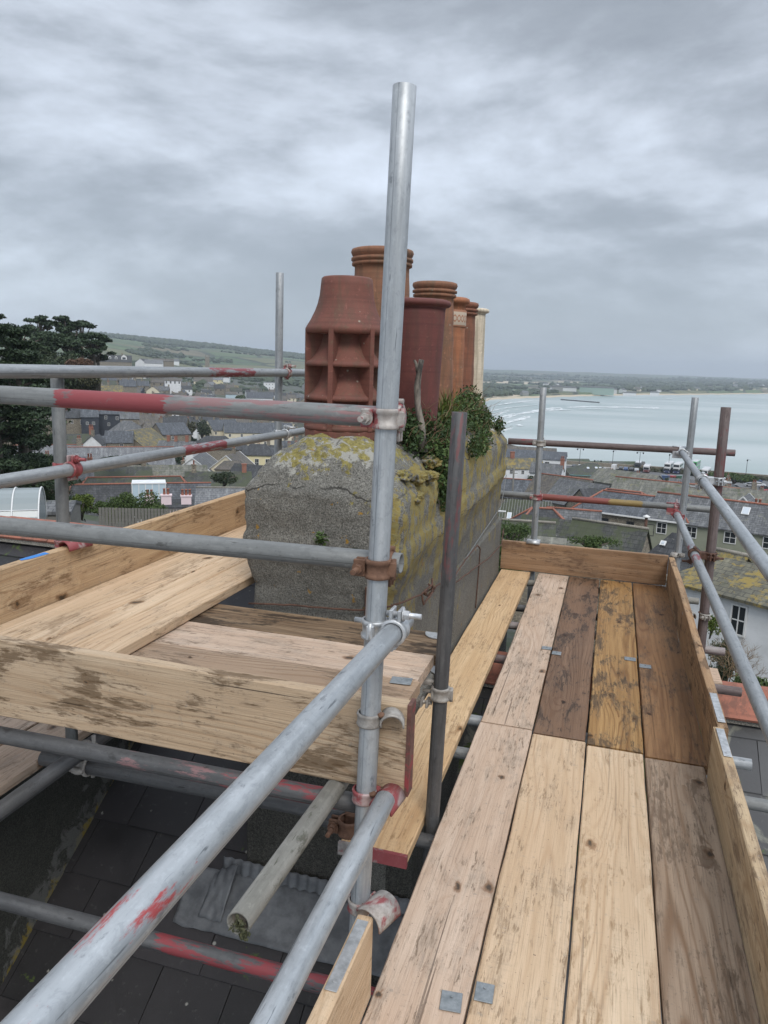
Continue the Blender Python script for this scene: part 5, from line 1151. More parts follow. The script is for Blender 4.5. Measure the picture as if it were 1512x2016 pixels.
house('black barn roof with white slit windows near the chimney', 505, 915, 128, 8, 8, 2.5, 3.0, -28, 'navy', 'dark', wins=row(3, .3, .5, 1.0, -.7, .5))
house('olive roofed low building under the middle rail', 330, 915, 135, 13, 5, 2, 1.5, 0, 'stone', 'olive', chim=[(-.6, 0, .9, .8, 2)])
house('dark low slate shed roof left of the olive one', 235, 919, 132, 10, 5, 2, 1.4, 0, 'stone', 'moss')
house('slate roof with a white skylight beside the left pole', 132, 918, 120, 7, 5, 2, 1.6, 0, 'stone', 'grey', chim=[(.9, 0, 1.1, .7, 2)])
house('tall gabled villa with four white bargeboard dormers on the hill', 222, 699, 690, 30, 10, 6, 5.2, -3, 'stone', 'dark', dorm=[(-.55, .65, 4.4, 2.2), (-.15, .6, 2, 1.6), (.18, .6, 2, 1.6), (.6, .65, 4.4, 2.2)], name='villa', cat='house', chim=[(-.95, 0, 1.6, 1.2, 3), (.5, 0, 1.2, 1, 2)])
house('white gabled house beside the villa on the hill', 283, 706, 720, 12, 10, 5, 3.4, 60, 'white', 'dark')
house('slate roofed house with gleaming panels on the hill', 303, 708, 700, 15, 9, 4, 3, -5, 'white', 'pale')
house('row of brown roofed cottages behind the gleaming roof', 322, 706, 740, 18, 8, 3, 2.2, 0, 'stone', 'brown')
house('white three-storey block with small square windows left of the far pole', 530, 752, 740, 10.5, 9, 11, .4, 0, 'white', 'pale', wins=row(3, 1.2, .9, .9, -.5, .6)+row(3, 4.2, .9, .9, -.5, .6)+row(2, 7, .9, .9, -.5, .2))
house('large blue slate hall roof near the white three-storey block', 512, 772, 590, 20, 12, 5, 4.2, 3, 'white', 'blue', name='hall')
house('pale blue roofed house in the distance', 455, 771, 590, 8, 7, 2, 1.8, 0, 'lblue', 'brown')
house('house with a white dormer just above the big red band, leftmost', 84, 742, 380, 8, 8, 4, 3, 0, 'stone', 'dark', dorm=[(.0, .5, 1.6, 1.3)])
house('pale blue-grey gabled house with one dark window beside the pole', 135, 746, 385, 6, 7, 4, 2.0, 0, 'lblue', 'pale', wins=[(0, .3, 1, 1.3)])
house('slate terrace with two white dormers above the red band', 170, 753, 392, 11, 8, 4, 3.4, 0, 'stone', 'dark', dorm=[(-.5, .5, 1.3, 1.2), (.55, .5, 1.3, 1.2)])
house('yellowish mossy roof above the red band', 218, 758, 395, 11, 8, 4, 3.2, 0, 'stone', 'yellow', chim=[(-.2, 0, 1.4, 1, 3)])
house('blue slate house with tall cream chimneys above the red band', 252, 748, 420, 8, 8, 4, 3.0, 0, 'stone', 'blue', chim=[(-.9, 0, 2.2, .9, 2), (.9, 0, 2.4, .9, 2)])
house('white bay-fronted house above the red band', 340, 744, 520, 10, 7, 5, 1.6, 0, 'white', 'brown', wins=row(4, .4, 1, 1.6, -.8, .8))
house('cream house with tall chimneys near the far red stripe', 400, 742, 690, 16, 9, 5, 3.6, 0, 'cream', 'brown', chim=[(-.6, 0, 1.6, 1, 2), (.5, 0, 1.6, 1, 2)])
house('yellow walled terrace near the far red stripe', 428, 744, 720, 10, 8, 5, 1.6, 0, 'yellow', 'pale', wins=row(3, .6, 1, 1.2))
# church tower
p = at(408, 703, 1050); ct_ = thing('church_tower', 'distant square stone church tower with corner pinnacles', 'church', (p.x, p.y, p.z-14), -math.atan2(p.x, p.y)); m_ = MB(); m_.box((0, 0, 6.5), (5.5, 5.5, 15)); m_.build('tower', WM['stone'], ct_)
for a in (-1, 1):
    for b_ in (-1, 1): m_ = MB(); m_.lathe([(.45, 14), (.4, 15.6), (.02, 17)], 6, M=Matrix.Translation((a*2.4, b_*2.4, 0))); m_.build('pinnacle', WM['stone'], ct_)
# white conservatory and pink parapets
p = at(293, 951, 86); cv = thing('conservatory', 'white framed lean-to conservatory with striped panels above the garden', 'conservatory', (p.x, p.y, p.z), -math.atan2(p.x, p.y)); fm_ = MB(); gm_ = MB()
fm_.box((0, 0, -.05), (3.7, .1, .12)); fm_.box((.1, -.02, -2.9), (3.5, .1, .12))
for i in range(6): fm_.box((-1.75+i*.7, 0, -1.5), (.09, .1, 2.8))
gm_.box((0, .03, -1.5), (3.6, .04, 2.8)); fo = fm_.build('frame', frm, cv); gm_.build('panels', WM['lblue'], cv); gm_ = MB(); gm_.box((0, 1.6, -2.6), (3.6, 3.1, 5.0)); gm_.build('wall', WM['white'], cv)
house('pink and white parapeted terrace with red chimney pots, behind the toe board', 332, 982, 80, 4.6, 3, 2.5, .5, 0, 'pink', 'dark', chim=[(-.8, -.6, .7, .9, 2), (-.1, -.6, .8, 1.0, 2), (.75, -.6, .7, 1.0, 3)])
# greenhouse tunnel at the left edge
p = at(-10, 962, 30); gh = thing('polytunnel', 'curved clear greenhouse tunnel with white hoops at the left edge', 'greenhouse', (p.x, p.y, p.z-1.35), R(35))
gp, _nt, _b = newmat('clear_sheeting'); setc(_nt, _b, (.22, .25, .255), .25); _b.inputs['Alpha'].default_value = 1
m_ = MB(); rr_ = 1.35
for i in range(16):
    a, b_ = math.pi*i/16, math.pi*(i+1)/16
    m_.add([(-3.4, -rr_*math.cos(a), rr_*math.sin(a)), (1.5, -rr_*math.cos(a), rr_*math.sin(a)), (1.5, -rr_*math.cos(b_), rr_*math.sin(b_)), (-3.4, -rr_*math.cos(b_), rr_*math.sin(b_))], [(0, 1, 2, 3)], smooth=True)
m_.build('sheeting', gp, gh, fixn=False)
for k in range(6):
    x_ = 1.5-k*.85; m_ = MB(); m_.tube([(x_, -rr_*1.01*math.cos(math.pi*i/20), rr_*1.01*math.sin(math.pi*i/20)) for i in range(21)], .028, 6); m_.build('hoop', frm, gh)
for z in (0.02, .75):
    for s_ in (-1, 1): m_ = MB(); yy = math.sqrt(rr_*rr_-z*z)*1.01*s_; m_.tube([(-3.4, yy, z), (1.5, yy, z)], .02, 6); m_.build('rail', frm, gh)
m_ = MB(); m_.add([(1.49, -rr_*math.cos(math.pi*i/20), rr_*math.sin(math.pi*i/20)) for i in range(21)], [tuple(range(21))]); m_.build('end_sheet', gp, gh, fixn=False)
m_ = MB(); m_.box((-.95, 0, -2.6), (4.9, 2.7, 5.18)); m_.build('base_wall', WM['stone'], gh)
shedw, _nt, _b = newmat('shed_boards'); v_, r_ = ocoord(_nt, False); setc(_nt, _b, mix(_nt, nz(_nt, vscale(_nt, v_, (.5, .5, 14)), 1.0, 4, .6), (.10, .095, .085), (.20, .19, .17)), .9)
WM['shed'] = shedw
house('grey weathered wooden shed behind the left pole', 105, 985, 34, 1.7, 2.2, 1.2, .25, -12, 'shed', 'grey', name='garden_shed', cat='shed', over=.08)

# ---- right side of town
bn, _nt, _b = newmat('purple_banner'); setc(_nt, _b, (.045, .012, .03), .6)
wb = house('white seafront block with a dark blue slate roof and purple banner', 1042, 886, 232, 22, 10, 7.5, 1.8, -4, 'white', 'blue', wins=[(.2, .8, 1.3, 1), (.52, .8, 1.3, 1), (.55, 3.6, 1.3, 1), (.2, 3.6, 1.3, 1), (-.2, .8, 1.3, 1), (-.6, .8, 1.3, 1)], name='hotel', cat='building')
m_ = MB(); m_.box((9.6, -5.08, -5.4), (1.0, .06, 4.6)); bb_ = m_.build('banner', bn, wb); m_ = MB()
for i in range(7): m_.box((9.6+.12*(-1)**i, -5.12, -3.8-i*.5), (.25, .03, .2))
m_.build('banner_marks', frm, bb_)
house('brown roofed wing behind the white seafront block', 1030, 879, 262, 22, 9, 3, 2.6, -4, 'grey', 'brown', sky=[(-.2, .5, 2, 1)], name='wing', cat='building')
house('long white cottage with a mossy yellow roof and chimneys, by the ivy', 1018, 901, 172, 11, 6, 3.6, 1.9, 14, 'white', 'yellow', wins=row(4, .5, .7, .9, -.8, .6), chim=[(-.2, 0, 1.2, .9, 0), (.9, -.1, 1.3, .7, 1)])
house('white house with a grey slate roof and a sash window behind the slim pole', 1078, 912, 165, 6.5, 5, 4.5, 1.7, -8, 'white', 'grey', wins=[(.1, 1.2, 1, 1.3)], chim=[(.95, 0, 1, .8, 2)])
house('round mossy roofed building with cyan gutters and skylights', 1165, 911, 258, 15, 15, 3, 3.2, 8, 'stone', 'moss', hip=.85, gut_=gut, sky=[(-.2, .45, .8, 1), (.15, .4, .8, 1), (.32, .4, .8, 1), (.5, .45, .8, 1)], wins=row(3, .5, .8, 1.5, .1, .8), name='pavilion', cat='building')
house('blue slate gabled roof below the mossy cottage', 1012, 943, 135, 6.5, 6, 3, 2.6, -4, 'stone', 'blue', 'orange')
house('brown mossy slate roof running down toward the far rail', 1110, 938, 128, 10, 8, 3, 3.4, -26, 'stone', 'brown', 'orange')
house('grey stained slate roof between the two far rails', 1150, 948, 122, 9, 8, 3, 3.2, -34, 'stone', 'grey')
house('dark valley roof with a white coping, between the rails', 1185, 960, 118, 8, 6, 3, 2.8, 40, 'stone', 'dark')
house('pale olive corrugated roof with its gable toward the bus park', 1238, 928, 150, 12, 8, 3, 2.0, -28, 'grey', 'olive', name='warehouse', cat='building')
house('long stained grey roof beyond the orange ridged hall', 1330, 950, 118, 17, 8, 3, 2.2, -9, 'grey', 'olive', 'orange', name='warehouse', cat='building')
house('orange ridged grey hipped roof of a stone hall, front wing', 1258, 974, 84, 11.5, 7, 4.0, 1.6, -14, 'stone', 'blue', 'orange', hip=.55, wins=[(-.92, .5, .9, 2), (-.45, .7, 1.3, 1.2), (.05, .7, .8, 1.2), (.4, .7, .8, 1.2)], fr=fdark, gut_=frm, name='stone_hall', cat='building')
house('orange ridged small hipped roof behind the stone hall', 1228, 966, 96, 7, 5, 3, 1.2, -10, 'stone', 'dark', 'orange', hip=.6, name='stone_hall', cat='building')
house('blue slate roof edge with orange ridge, right of the stone hall', 1370, 982, 92, 8, 6, 3, 2.4, -10, 'stone', 'blue', 'orange')
house('green striped glass roof with three pale skylights behind the lower rail', 1040, 985, 88, 8.4, 8, 2.5, 3.0, -3, 'stone', 'moss', hip=.4, sky=[(-.45, .55, .5, 1), (-.1, .55, .5, 1), (.25, .5, .5, 1)], name='glasshouse', cat='greenhouse')
gh_ = [o_ for o_ in bpy.data.objects if o_.name.startswith('glasshouse')][0]; q = MB()
for i in range(24):
    x_ = -3.6+i*.31; hx_ = 4.2-4*.4; y0_ = -4.1; t_ = 0 if abs(x_) < hx_ else (abs(x_)-hx_)/(4.2-hx_)
    q.tube([(x_, -4.1, -3.0), (x_, -4.1*t_, -3.0*t_+.06)], .028, 4, cap=False)
q.build('glazing_bars', WM['grey'], gh_)
house('slate roof with orange hips just above the far toe board', 1068, 1001, 72, 7.5, 7, 2.5, 2.6, 8, 'stone', 'dark', 'orange', hip=.8)
house('pinkish slate roof slope beside the stone wall', 1130, 1003, 76, 5, 6, 2.5, 2.4, 0, 'stone', 'grey', 'orange')
house('mossy dark slate roof behind the far toe board, left', 1030, 1026, 56, 4.4, 6, 2.5, 2.2, 2, 'stone', 'moss', 'grey')
house('mossy dark slate roof with a tiny dormer, behind the toe board', 1110, 1022, 60, 6.5, 7, 2.5, 3.4, -16, 'stone', 'moss')
house('black slate roof with moss patches and a white vent', 1200, 1031, 56, 5.2, 6, 2.5, 3.0, -16, 'stone', 'moss', 'grey', sky=[(.1, .55, .2, .4)])
house('wide smooth dark slate roof right of the far toe board', 1335, 1050, 44, 5.2, 6.5, 3, 3.2, -20, 'stone', 'dark', None, .7, sky=[(-.2, .2, .3, .3)])
house('lead capped low roof just behind the far toe board', 1115, 1060, 42, 4.2, 3, 2.5, .8, -2, 'stone', 'olive')
house('sage green house with white windows under a long slate roof', 1450, 987, 82, 15, 7, 4.6, 2.1, -9, 'green', 'grey', 'orange', wins=[(-.80, .35, 1.0, 1.15), (-.42, .35, 1.0, 1.15), (.05, .35, 1.1, 1.15), (.5, .35, 1.1, 1.15)], sky=[(.15, .35, .7, 1.1)], dorm=[], chim=[(.2, .9, 1.2, .8, 2)])
house('small white gabled dormer house peeking over the slate roof', 1470, 974, 92, 3, 2.4, 1, 1.2, 80, 'white', 'grey', barge=True)
house('mossy low roof with broken edge beyond the sage house', 1460, 962, 108, 11, 6, 2.5, 1.6, -4, 'grey', 'olive')
house('yellow lichened roof beside the rusty pole', 1432, 1086, 42, 1.9, 3, 3, 1.0, -24, 'stone', 'yellow', 'grey')
wh = house('whitewashed stone house with a sash window under a golden lichened roof', 1487, 1110, 34, 5.6, 4.2, 6.2, .85, -24, 'white', 'yellow', None, hip=.75, wins=[(-.75, .38, .66, 1.25), (.2, .38, .66, 1.25), (-.75, 2.9, .62, 1.2)])
house('white cottage end with a dark window behind the toe board', 1362, 1120, 36, 2.6, 3.4, 5.2, .5, -24, 'white', 'dark', wins=[(.25, .55, .75, 1.3)])
# street furniture among the roofs
def pole_at(name, label, cat, px, py, r, h, rad, mat, top=None):
    p = at(px, py, r); o = thing(name, label, cat, (p.x, p.y, p.z-h), -math.atan2(p.x, p.y)); m = MB(); m.tube([(0, 0, 0), (0, 0, h)], rad, 8); m.build('post', mat, o)
    if top: top(o, h)
    return o
def arms(o, h):
    for z in (h-.3, h-.8): m = MB(); m.box((0, 0, z), (1.3, .08, .08)); m.build('crossarm', shedw, o)
pole_at('telegraph_pole', 'dark wooden telegraph pole rising beside the chimney', 'telegraph pole', 1012, 922, 125, 9, .14, shedw, arms)
def lamp_(o, h):
    m = MB(); m.box((-.35, 0, h), (.8, .16, .1), ch=.02); m.build('lamp_head', frm, o)
pole_at('street_lamp', 'pale street lamp with a flat white head behind the plinth', 'street lamp', 995, 1007, 62, 6, .05, CONC['mortar'], lamp_)
def cap_(o, h):
    m = MB(); m.lathe([(.12, h-.1), (.26, h-.05), (.26, h+.02), (.02, h+.14)], 12); m.build('cowl', frm, o)
pole_at('flue_pipe', 'short brown flue pipe with a pale cap on the stone wall', 'flue', 1273, 1017, 58, 1.9, .11, CM['darkrust'], cap_)
for i_, (px_, py_, r_, lb_) in enumerate([(1148, 985, 80, 'thin aerial on the roof left of the stone hall'), (350, 870, 200, 'thin aerial above the white chimney stumps'), (205, 866, 190, 'thin aerial over the long slate terrace'), (1420, 975, 85, 'thin aerial on the sage house ridge')]):
    p = at(px_, py_, r_); o = thing('aerial', lb_, 'aerial', (p.x, p.y, p.z-1.6), i_*.7); m = MB(); m.tube([(0, 0, 0), (0, 0, 1.8)], .03, 5); m.build('mast_pole', STEEL['dark'], o)
    for k_ in range(5): m = MB(); m.tube([(-.3, (k_-2)*.22, 1.7), (.3, (k_-2)*.22, 1.7)], .015, 4); m.build('element', STEEL['dark'], o)
    m = MB(); m.tube([(0, -.5, 1.7), (0, .5, 1.7)], .02, 4); m.build('boom', STEEL['dark'], o)
# ---- filler houses
def proto(kind, wall, roof, chn, small=False):
    w, d, hw, rh = kind; o = bpy.data.objects.new('house', None)
    mb = MB(); W2, D2 = w/2, d/2
    vs = [(-W2, -D2, -9), (W2, -D2, -9), (W2, D2, -9), (-W2, D2, -9), (-W2, -D2, hw), (W2, -D2, hw), (W2, D2, hw), (-W2, D2, hw), (-W2, 0, hw+rh-.06), (W2, 0, hw+rh-.06)]
    mb.add(vs, [(0, 1, 5, 4), (2, 3, 7, 6), (1, 2, 6, 9, 5), (3, 0, 4, 8, 7)])
    rb = MB(); q = .25; z0 = hw-q*rh/D2
    for s_ in (-1, 1):
        a = [(-W2-.15, s_*(D2+q), z0), (W2+.15, s_*(D2+q), z0), (W2+.15, 0, hw+rh), (-W2-.15, 0, hw+rh)]; k = [(x, y, z-.12) for x, y, z in a]
        rb.add(a+k, [(0, 1, 2, 3), (4, 7, 6, 5), (0, 4, 5, 1), (1, 5, 6, 2), (3, 7, 4, 0)])
    cb = MB()
    extra = []
    for u in chn:
        if small: cb.box((u*W2*.92, 0, hw+rh+.3), (.9, .6, 1.9)); continue
        z_ = MB(); z_.box((u*W2*.92, 0, hw+rh+.3), (.9, .6, 1.9)); extra.append(z_.build('chimney', WM['stone'], fixn=False))
        for dx_ in (-.2, .2): z_ = MB(); z_.lathe([(.13, 0), (.10, .45), (.13, .5)], 8, M=Matrix.Translation((u*W2*.92+dx_, 0, hw+rh+1.24)), caps=True); extra.append(z_.build('chimney_pot', RIDGE, fixn=False))
    if small:
        n0 = MB(); n0.add(mb.v, mb.f, 0); n0.add(rb.v, rb.f, 1); n0.add(cb.v, cb.f, 2)
        for u in (-.5, .4): n0.box((u*W2, -D2-.02, hw-1.4), (.9, .06, 1.2), mi=3)
        me = n0.build('house', [WM[wall], RM[roof], WM['stone'], glass], fixn=False); return ('S', me)
    parts = [mb.build('wall', WM[wall], fixn=False), rb.build('roof', RM[roof], fixn=False)]
    parts += extra
    for u in (-.55, .35):
        for zz_ in (hw-1.4, hw-4.0):
            f_ = MB(); f_.box((u*W2, -D2-.02, zz_), (1.0, .08, 1.3)); f_.box((u*W2, -D2-.05, zz_+.3), (.8, .06, .5), mi=1); f_.box((u*W2, -D2-.05, zz_-.3), (.8, .06, .5), mi=1)
            parts.append(f_.build('window', [frm, glass], fixn=False))
    return ('P', parts)
kinds = [((9, 7.5, 5.2, 2.8), 'stone', 'dark', (-1, 1)), ((7, 7, 5, 2.6), 'stone', 'grey', (1,)), ((11, 8, 5, 3.2), 'stone', 'blue', (-1, .1)), ((8, 7, 5, 2.6), 'white', 'dark', (1,)), ((8, 8, 5, 3), 'cream', 'brown', (-1,)), ((10, 7, 4.5, 2.8), 'grey', 'moss', (0,)), ((7, 6, 4.8, 2.4), 'stone', 'yellow', ()), ((12, 8, 5.2, 3), 'stone', 'brown', (-1, 0, 1)), ((6, 7, 5.5, 2.4), 'navy', 'blue', (1,))]
PR = [proto(*k) for k in kinds]; PS = [proto(*k, small=True) for k in kinds]
wt = [3, 4, 4, 5, 5, 3, 1, 3, 2]; rnd = random.Random(21); PL = []
import re as _re
HAND = []
for o_ in list(bpy.data.objects):
    if o_.name.split('.')[0] in ('house', 'villa', 'hall', 'apartment_block', 'stone_hall', 'warehouse', 'hotel', 'pavilion', 'glasshouse') and o_.get('label'):
        sh = _re.split(r',| with | beside | behind | under | in front | above | near | right of| left of| running | between | among | just | toward| by | on the | of a | speckled | peeking| down ', o_['label'])[0]
        sh = ' '.join(sh.split()[:4]) if len(sh.split()) > 1 else ' '.join(o_['label'].replace(',', '').split()[:4]); q_ = o_.location-EYE; HAND.append((FPX*(q_ @ _rt)/(q_ @ _f), -FPX*(q_ @ _up)/(q_ @ _f), sh))
CNT = {}
def rel(x, y, z):
    q_ = Vector((x, y, z+6))-EYE; u, v = FPX*(q_ @ _rt)/(q_ @ _f), -FPX*(q_ @ _up)/(q_ @ _f)
    h = min(HAND, key=lambda t: (t[0]-u)**2+(t[1]-v)**2*3); du, dv = u-h[0], v-h[1]
    w = ('right of' if du > 0 else 'left of') if abs(du) > abs(dv)*1.5 else ('behind' if dv < 0 else 'in front of')
    if min(abs(du), abs(dv)) > 6 and .5 < abs(du)/max(1, abs(dv)) < 2.2: w = ('behind ' if dv < 0 else 'before ')+('right of' if du > 0 else 'left of')
    return w+' the '+h[2]
WN = {'stone': 'stone', 'white': 'white rendered', 'cream': 'cream', 'grey': 'grey', 'navy': 'slate-hung'}
RN = dict(dark='dark slate', grey='grey slate', blue='blue slate', brown='brown slate', moss='mossy', yellow='yellow lichened')
def filler(x, y, small, zone, sc=1.0):
    k = rnd.choices(range(len(kinds)), wt)[0]; z = gxy(x, y); az = math.atan2(x, y); yw = -az+R(rnd.choice([0, 0, 0, 0, 90, 20, -20])+rnd.gauss(0, 8))
    lb = '%s house, %s roof, %s' % (WN[kinds[k][1]], RN[kinds[k][2]], rel(x, y, z)); zone = 'houses in '+zone
    if small:
        o = PS[k][1].copy(); COL.objects.link(o); o.location = (x, y, z); o.rotation_euler = (0, 0, yw); o.scale = (sc,)*3; tag(o, lb, 'house', zone)
    else:
        o = thing('house', lb, 'house', (x, y, z), yw, zone); o.scale = (sc,)*3
        for p_ in PR[k][1]: c = p_.copy(); COL.objects.link(c); c.parent = o
    PL.append(o)
def free(x, y, m):
    return all((x-a)**2+(y-b)**2 > (m+c*.8)**2 for a, b, c in USED)
def fill(px0, px1, r0, r1, dr, dx, small, zone, cap, sc=1.0):
    c = 0; r = r0
    while r < r1 and c < cap:
        a0, a1 = azim(px0), azim(px1); a = a0+rnd.uniform(0, dx/r)
        while a < a1 and c < cap:
            rr_ = r+rnd.uniform(-dr*.3, dr*.3); x, y = math.sin(a)*rr_, math.cos(a)*rr_
            u_, v_ = prj(x, y, gxy(x, y)+8.3*sc); hwid = 4.6*FPX/rr_
            if any(rr_ < q[4]+3 and u_+hwid > q[0] and u_-hwid < q[1] and v_ < q[3] for q in RECT): a += dx/r*.6; continue
            if free(x, y, 5.5*sc): filler(x, y, small, zone, sc*rnd.uniform(.85, 1.12)); USED.append((x, y, 3)); c += 1
            a += dx/r*rnd.uniform(.8, 1.3)
        r += dr
    return c
n1 = fill(-40, 600, 118, 330, 9, 10, False, 'the packed old town left of the chimney', 95)
n2 = fill(40, 640, 340, 1000, 21, 14, True, 'the rows climbing the hillside left of the chimney', 165, .85)
n3 = fill(975, 1560, 60, 215, 9, 11, False, 'the old town between the scaffold and the bay', 34)
print('fills', n1, n2, n3)
for k, v in PR: [bpy.data.objects.remove(p_, do_unlink=True) for p_ in v]
for k, v in PS: bpy.data.objects.remove(v, do_unlink=True)
def dedupe(objs):
    D = {}
    for o_ in objs: D.setdefault(o_['label'], []).append(o_)
    ORD = ['leftmost', 'second from left', 'third from left', 'fourth from left', 'fifth from left', 'sixth from left', 'seventh from left', 'eighth from left', 'ninth from left']
    for k, L_ in D.items():
        if len(L_) < 2: continue
        L_.sort(key=lambda o_: prj(*o_.location)[0])
        for i, o_ in enumerate(L_): o_['label'] = k+', '+('rightmost' if i == len(L_)-1 else ORD[min(i, 8)])
dedupe(PL)
# distant villages: small simple houses
vm = MB(); vm.add([(-5, -4, -6), (5, -4, -6), (5, 4, -6), (-5, 4, -6), (-5, -4, 4.5), (5, -4, 4.5), (5, 4, 4.5), (-5, 4, 4.5), (-5, 0, 7), (5, 0, 7)], [(0, 1, 5, 4), (2, 3, 7, 6), (1, 2, 6, 9, 5), (3, 0, 4, 8, 7)]); vm.add([(-5.2, -4.3, 4.3), (5.2, -4.3, 4.3), (5.2, 0, 7.05), (-5.2, 0, 7.05), (5.2, 4.3, 4.3), (-5.2, 4.3, 4.3)], [(0, 1, 2, 3), (3, 2, 4, 5)], 1)
va = vm.build('house', [WM['white'], RM['grey']], fixn=False).data; vb = va.copy(); vb.materials[0] = WM['cream']; vb.materials[1] = RM['brown']; vc = va.copy(); vc.materials[0] = WM['grey']; vc.materials[1] = RM['pale']
bpy.data.objects.remove(bpy.data.objects['house'] if 'house' in bpy.data.objects and bpy.data.objects['house'].data == va else [o for o in bpy.data.objects if o.data == va][0], do_unlink=True)
def specks(n_, pa, pb, r0, r1, lb, sc=(.7, 1.3)):
    for i in range(n_):
        px = rnd.uniform(pa, pb); a = azim(px); c = coast(a); r = rnd.uniform(r0, r1)
        if c and c[0]-20 < r < c[1]+40: r = c[1]+rnd.uniform(40, 260)
        o = bpy.data.objects.new('house', rnd.choice([va, va, vb, vc])); COL.objects.link(o); x, y = math.sin(a)*r, math.cos(a)*r
        o.location = (x, y, gxy(x, y)); o.rotation_euler = (0, 0, -a+rnd.gauss(0, .5)); o.scale = (rnd.uniform(*sc),)*3; tag(o, lb, 'house', lb+' group')
specks(12, 330, 640, 640, 1300, 'tiny pale house scattered on the far slopes left of the chimney')
specks(22, 950, 1512, 1150, 2300, 'tiny pale house in the seaside village across the bay')
specks(8, 1330, 1512, 2400, 3600, 'tiny pale house on the far hills across the bay', (1.0, 1.8))
for i, (px, py, r, w, h, m_n) in enumerate([(1175, 761, 1500, 62, 9, 'sagew'), (1120, 757, 1560, 30, 7, 'white'), (1195, 757, 1600, 40, 7, 'pale'), (1240, 766, 1620, 26, 8, 'white'), (1290, 763, 1700, 18, 9, 'white'), (1098, 757, 1500, 20, 9, 'grey')]):
    if 'sagew' not in WM: WM['sagew'] = wall_mat('wall_factory_green', (.26, .36, .31), (.24, .33, .29)); WM['pale'] = wall_mat('wall_factory_pale', (.5, .52, .52), (.45, .46, .46))
    p = at(px, py, r); z = gxy(p.x, p.y); o = thing('factory_shed', ['long green factory shed behind the far beach', 'white factory shed left of the green one', 'pale factory shed behind the green one', 'white shed right of the green factory', 'small white block right of the sheds', 'grey shed at the left of the factory row'][i], 'factory', (p.x, p.y, z), -math.atan2(p.x, p.y), 'factory sheds behind the far beach')
    q = MB(); q.box((0, 0, h/2-2), (w, 25, h+4)); q.build('wall', WM[m_n], o); q = MB(); q.prism([(-w/2-1, h), (w/2+1, h), (w/2, h+1.6), (0, h+2.6), (-w/2, h+1.6)], -13, 13); q.build('roof', RM['pale'], o)
# ================================================================== SEAFRONT
def patch(name, pa, pb, r0, r1, z, mat, n_=40):
    mb = MB(); a0, a1 = azim(pa), azim(pb); vs = []
    for i in range(n_+1):
        a = a0+(a1-a0)*i/n_
        for r in (r0, r1): vs.append((math.sin(a)*r, math.cos(a)*r, z))
    mb.add(vs, [(2*i, 2*i+2, 2*i+3, 2*i+1) for i in range(n_)]); return tag(mb.build(name, mat, fixn=False), kind='structure')
CZ = -37.9
patch('car_park', 1090, 2000, 236, 334, CZ, asph)
prom, _nt, _b = newmat('promenade_paving'); setc(_nt, _b, (.25, .24, .22), .9)
patch('promenade', 1000, 2000, 334.5, 339, CZ+.15, prom)
sw = MB(); a0, a1 = azim(985), azim(2000); vs = []
for i in range(61):
    a = a0+(a1-a0)*i/60; rr_ = 340+ (60*((-.10-a)/.05) if a < -.10 else 0)
    rr_ = 340 if a > -.10 else 340+ (coast(a)[0]-344)
    for r, z in ((rr_, -45), (rr_, CZ+1.6), (rr_+1.2, CZ+1.6), (rr_+1.6, -45)): vs.append((math.sin(a)*r, math.cos(a)*r, z))
sw.add(vs, [(4*i+j, 4*i+j+1, 4*i+j+5, 4*i+j+4) for i in range(60) for j in range(3)]); tag(sw.build('sea_wall', WM['stone'], fixn=False), 'long dark stone sea wall along the promenade', 'wall')
# outfall groyne in the bay
gp_ = [at(1105, 782, 1190), at(1180, 787, 1130)]; q = MB(); q.tube([(gp_[0].x, gp_[0].y, SEA+.3), (gp_[1].x, gp_[1].y, SEA+.3)], 1.3, 6); tag(q.build('groyne', fdark), 'thin dark groyne running out from the far beach', 'groyne')
lampm, _nt, _b = newmat('lamp_iron'); setc(_nt, _b, (.02, .022, .025), .5)
def lamp_post(label, px, pyb, r, h=8.0, two=True):
    p = at(px, pyb, r); o = thing('street_lamp', label, 'street lamp', (p.x, p.y, CZ), -math.atan2(p.x, p.y), 'street lamps along the promenade')
    m = MB(); m.tube([(0, 0, 0), (0, 0, 1.2), (0, 0, h)], [.16, .11, .08], 8); m.build('post', lampm, o)
    m = MB(); m.tube([(-1.2 if two else 0, 0, h-.1), (0, 0, h), (1.2, 0, h-.1)], .05, 6); m.build('arm', lampm, o)
    for s_ in ((-1, 1) if two else (0,)): m = MB(); m.lathe([(.02, h+.1), (.32, h-.1), (.26, h-.55), (.03, h-.7)], 10, M=Matrix.Translation((s_*1.2, 0, 0))); m.build('lantern', lampm, o)
for i, px in enumerate((1140, 1176, 1205, 1258, 1316, 1470)): lamp_post(['twin-headed promenade lamp nearest the white seafront block', 'twin-headed promenade lamp behind the mossy pavilion', 'promenade lamp behind the white van', 'promenade lamp left of the double-deckers', 'promenade lamp just behind the white double-deckers', 'lone promenade lamp near the right edge'][i], px, 920, 332 if i != 1 else 300, 8.0 if i != 1 else 7, i in (0, 1, 3))
car_body = {}
def paint(name, c):
    if name not in car_body: m, nt, b = newmat('paint_'+name); setc(nt, b, c, .35); b.inputs['Coat Weight'].default_value = .5; car_body[name] = m
    return car_body[name]
tyre, _nt, _b = newmat('tyre'); setc(_nt, _b, (.015, .015, .015), .8)
def wheels(o, xs, hw_, r):
    for x in xs:
        for s_ in (-1, 1): m = MB(); m.tube([(x, s_*hw_, r), (x, s_*(hw_-.25), r)], r, 12, smooth=False); m.build('wheel', tyre, o)
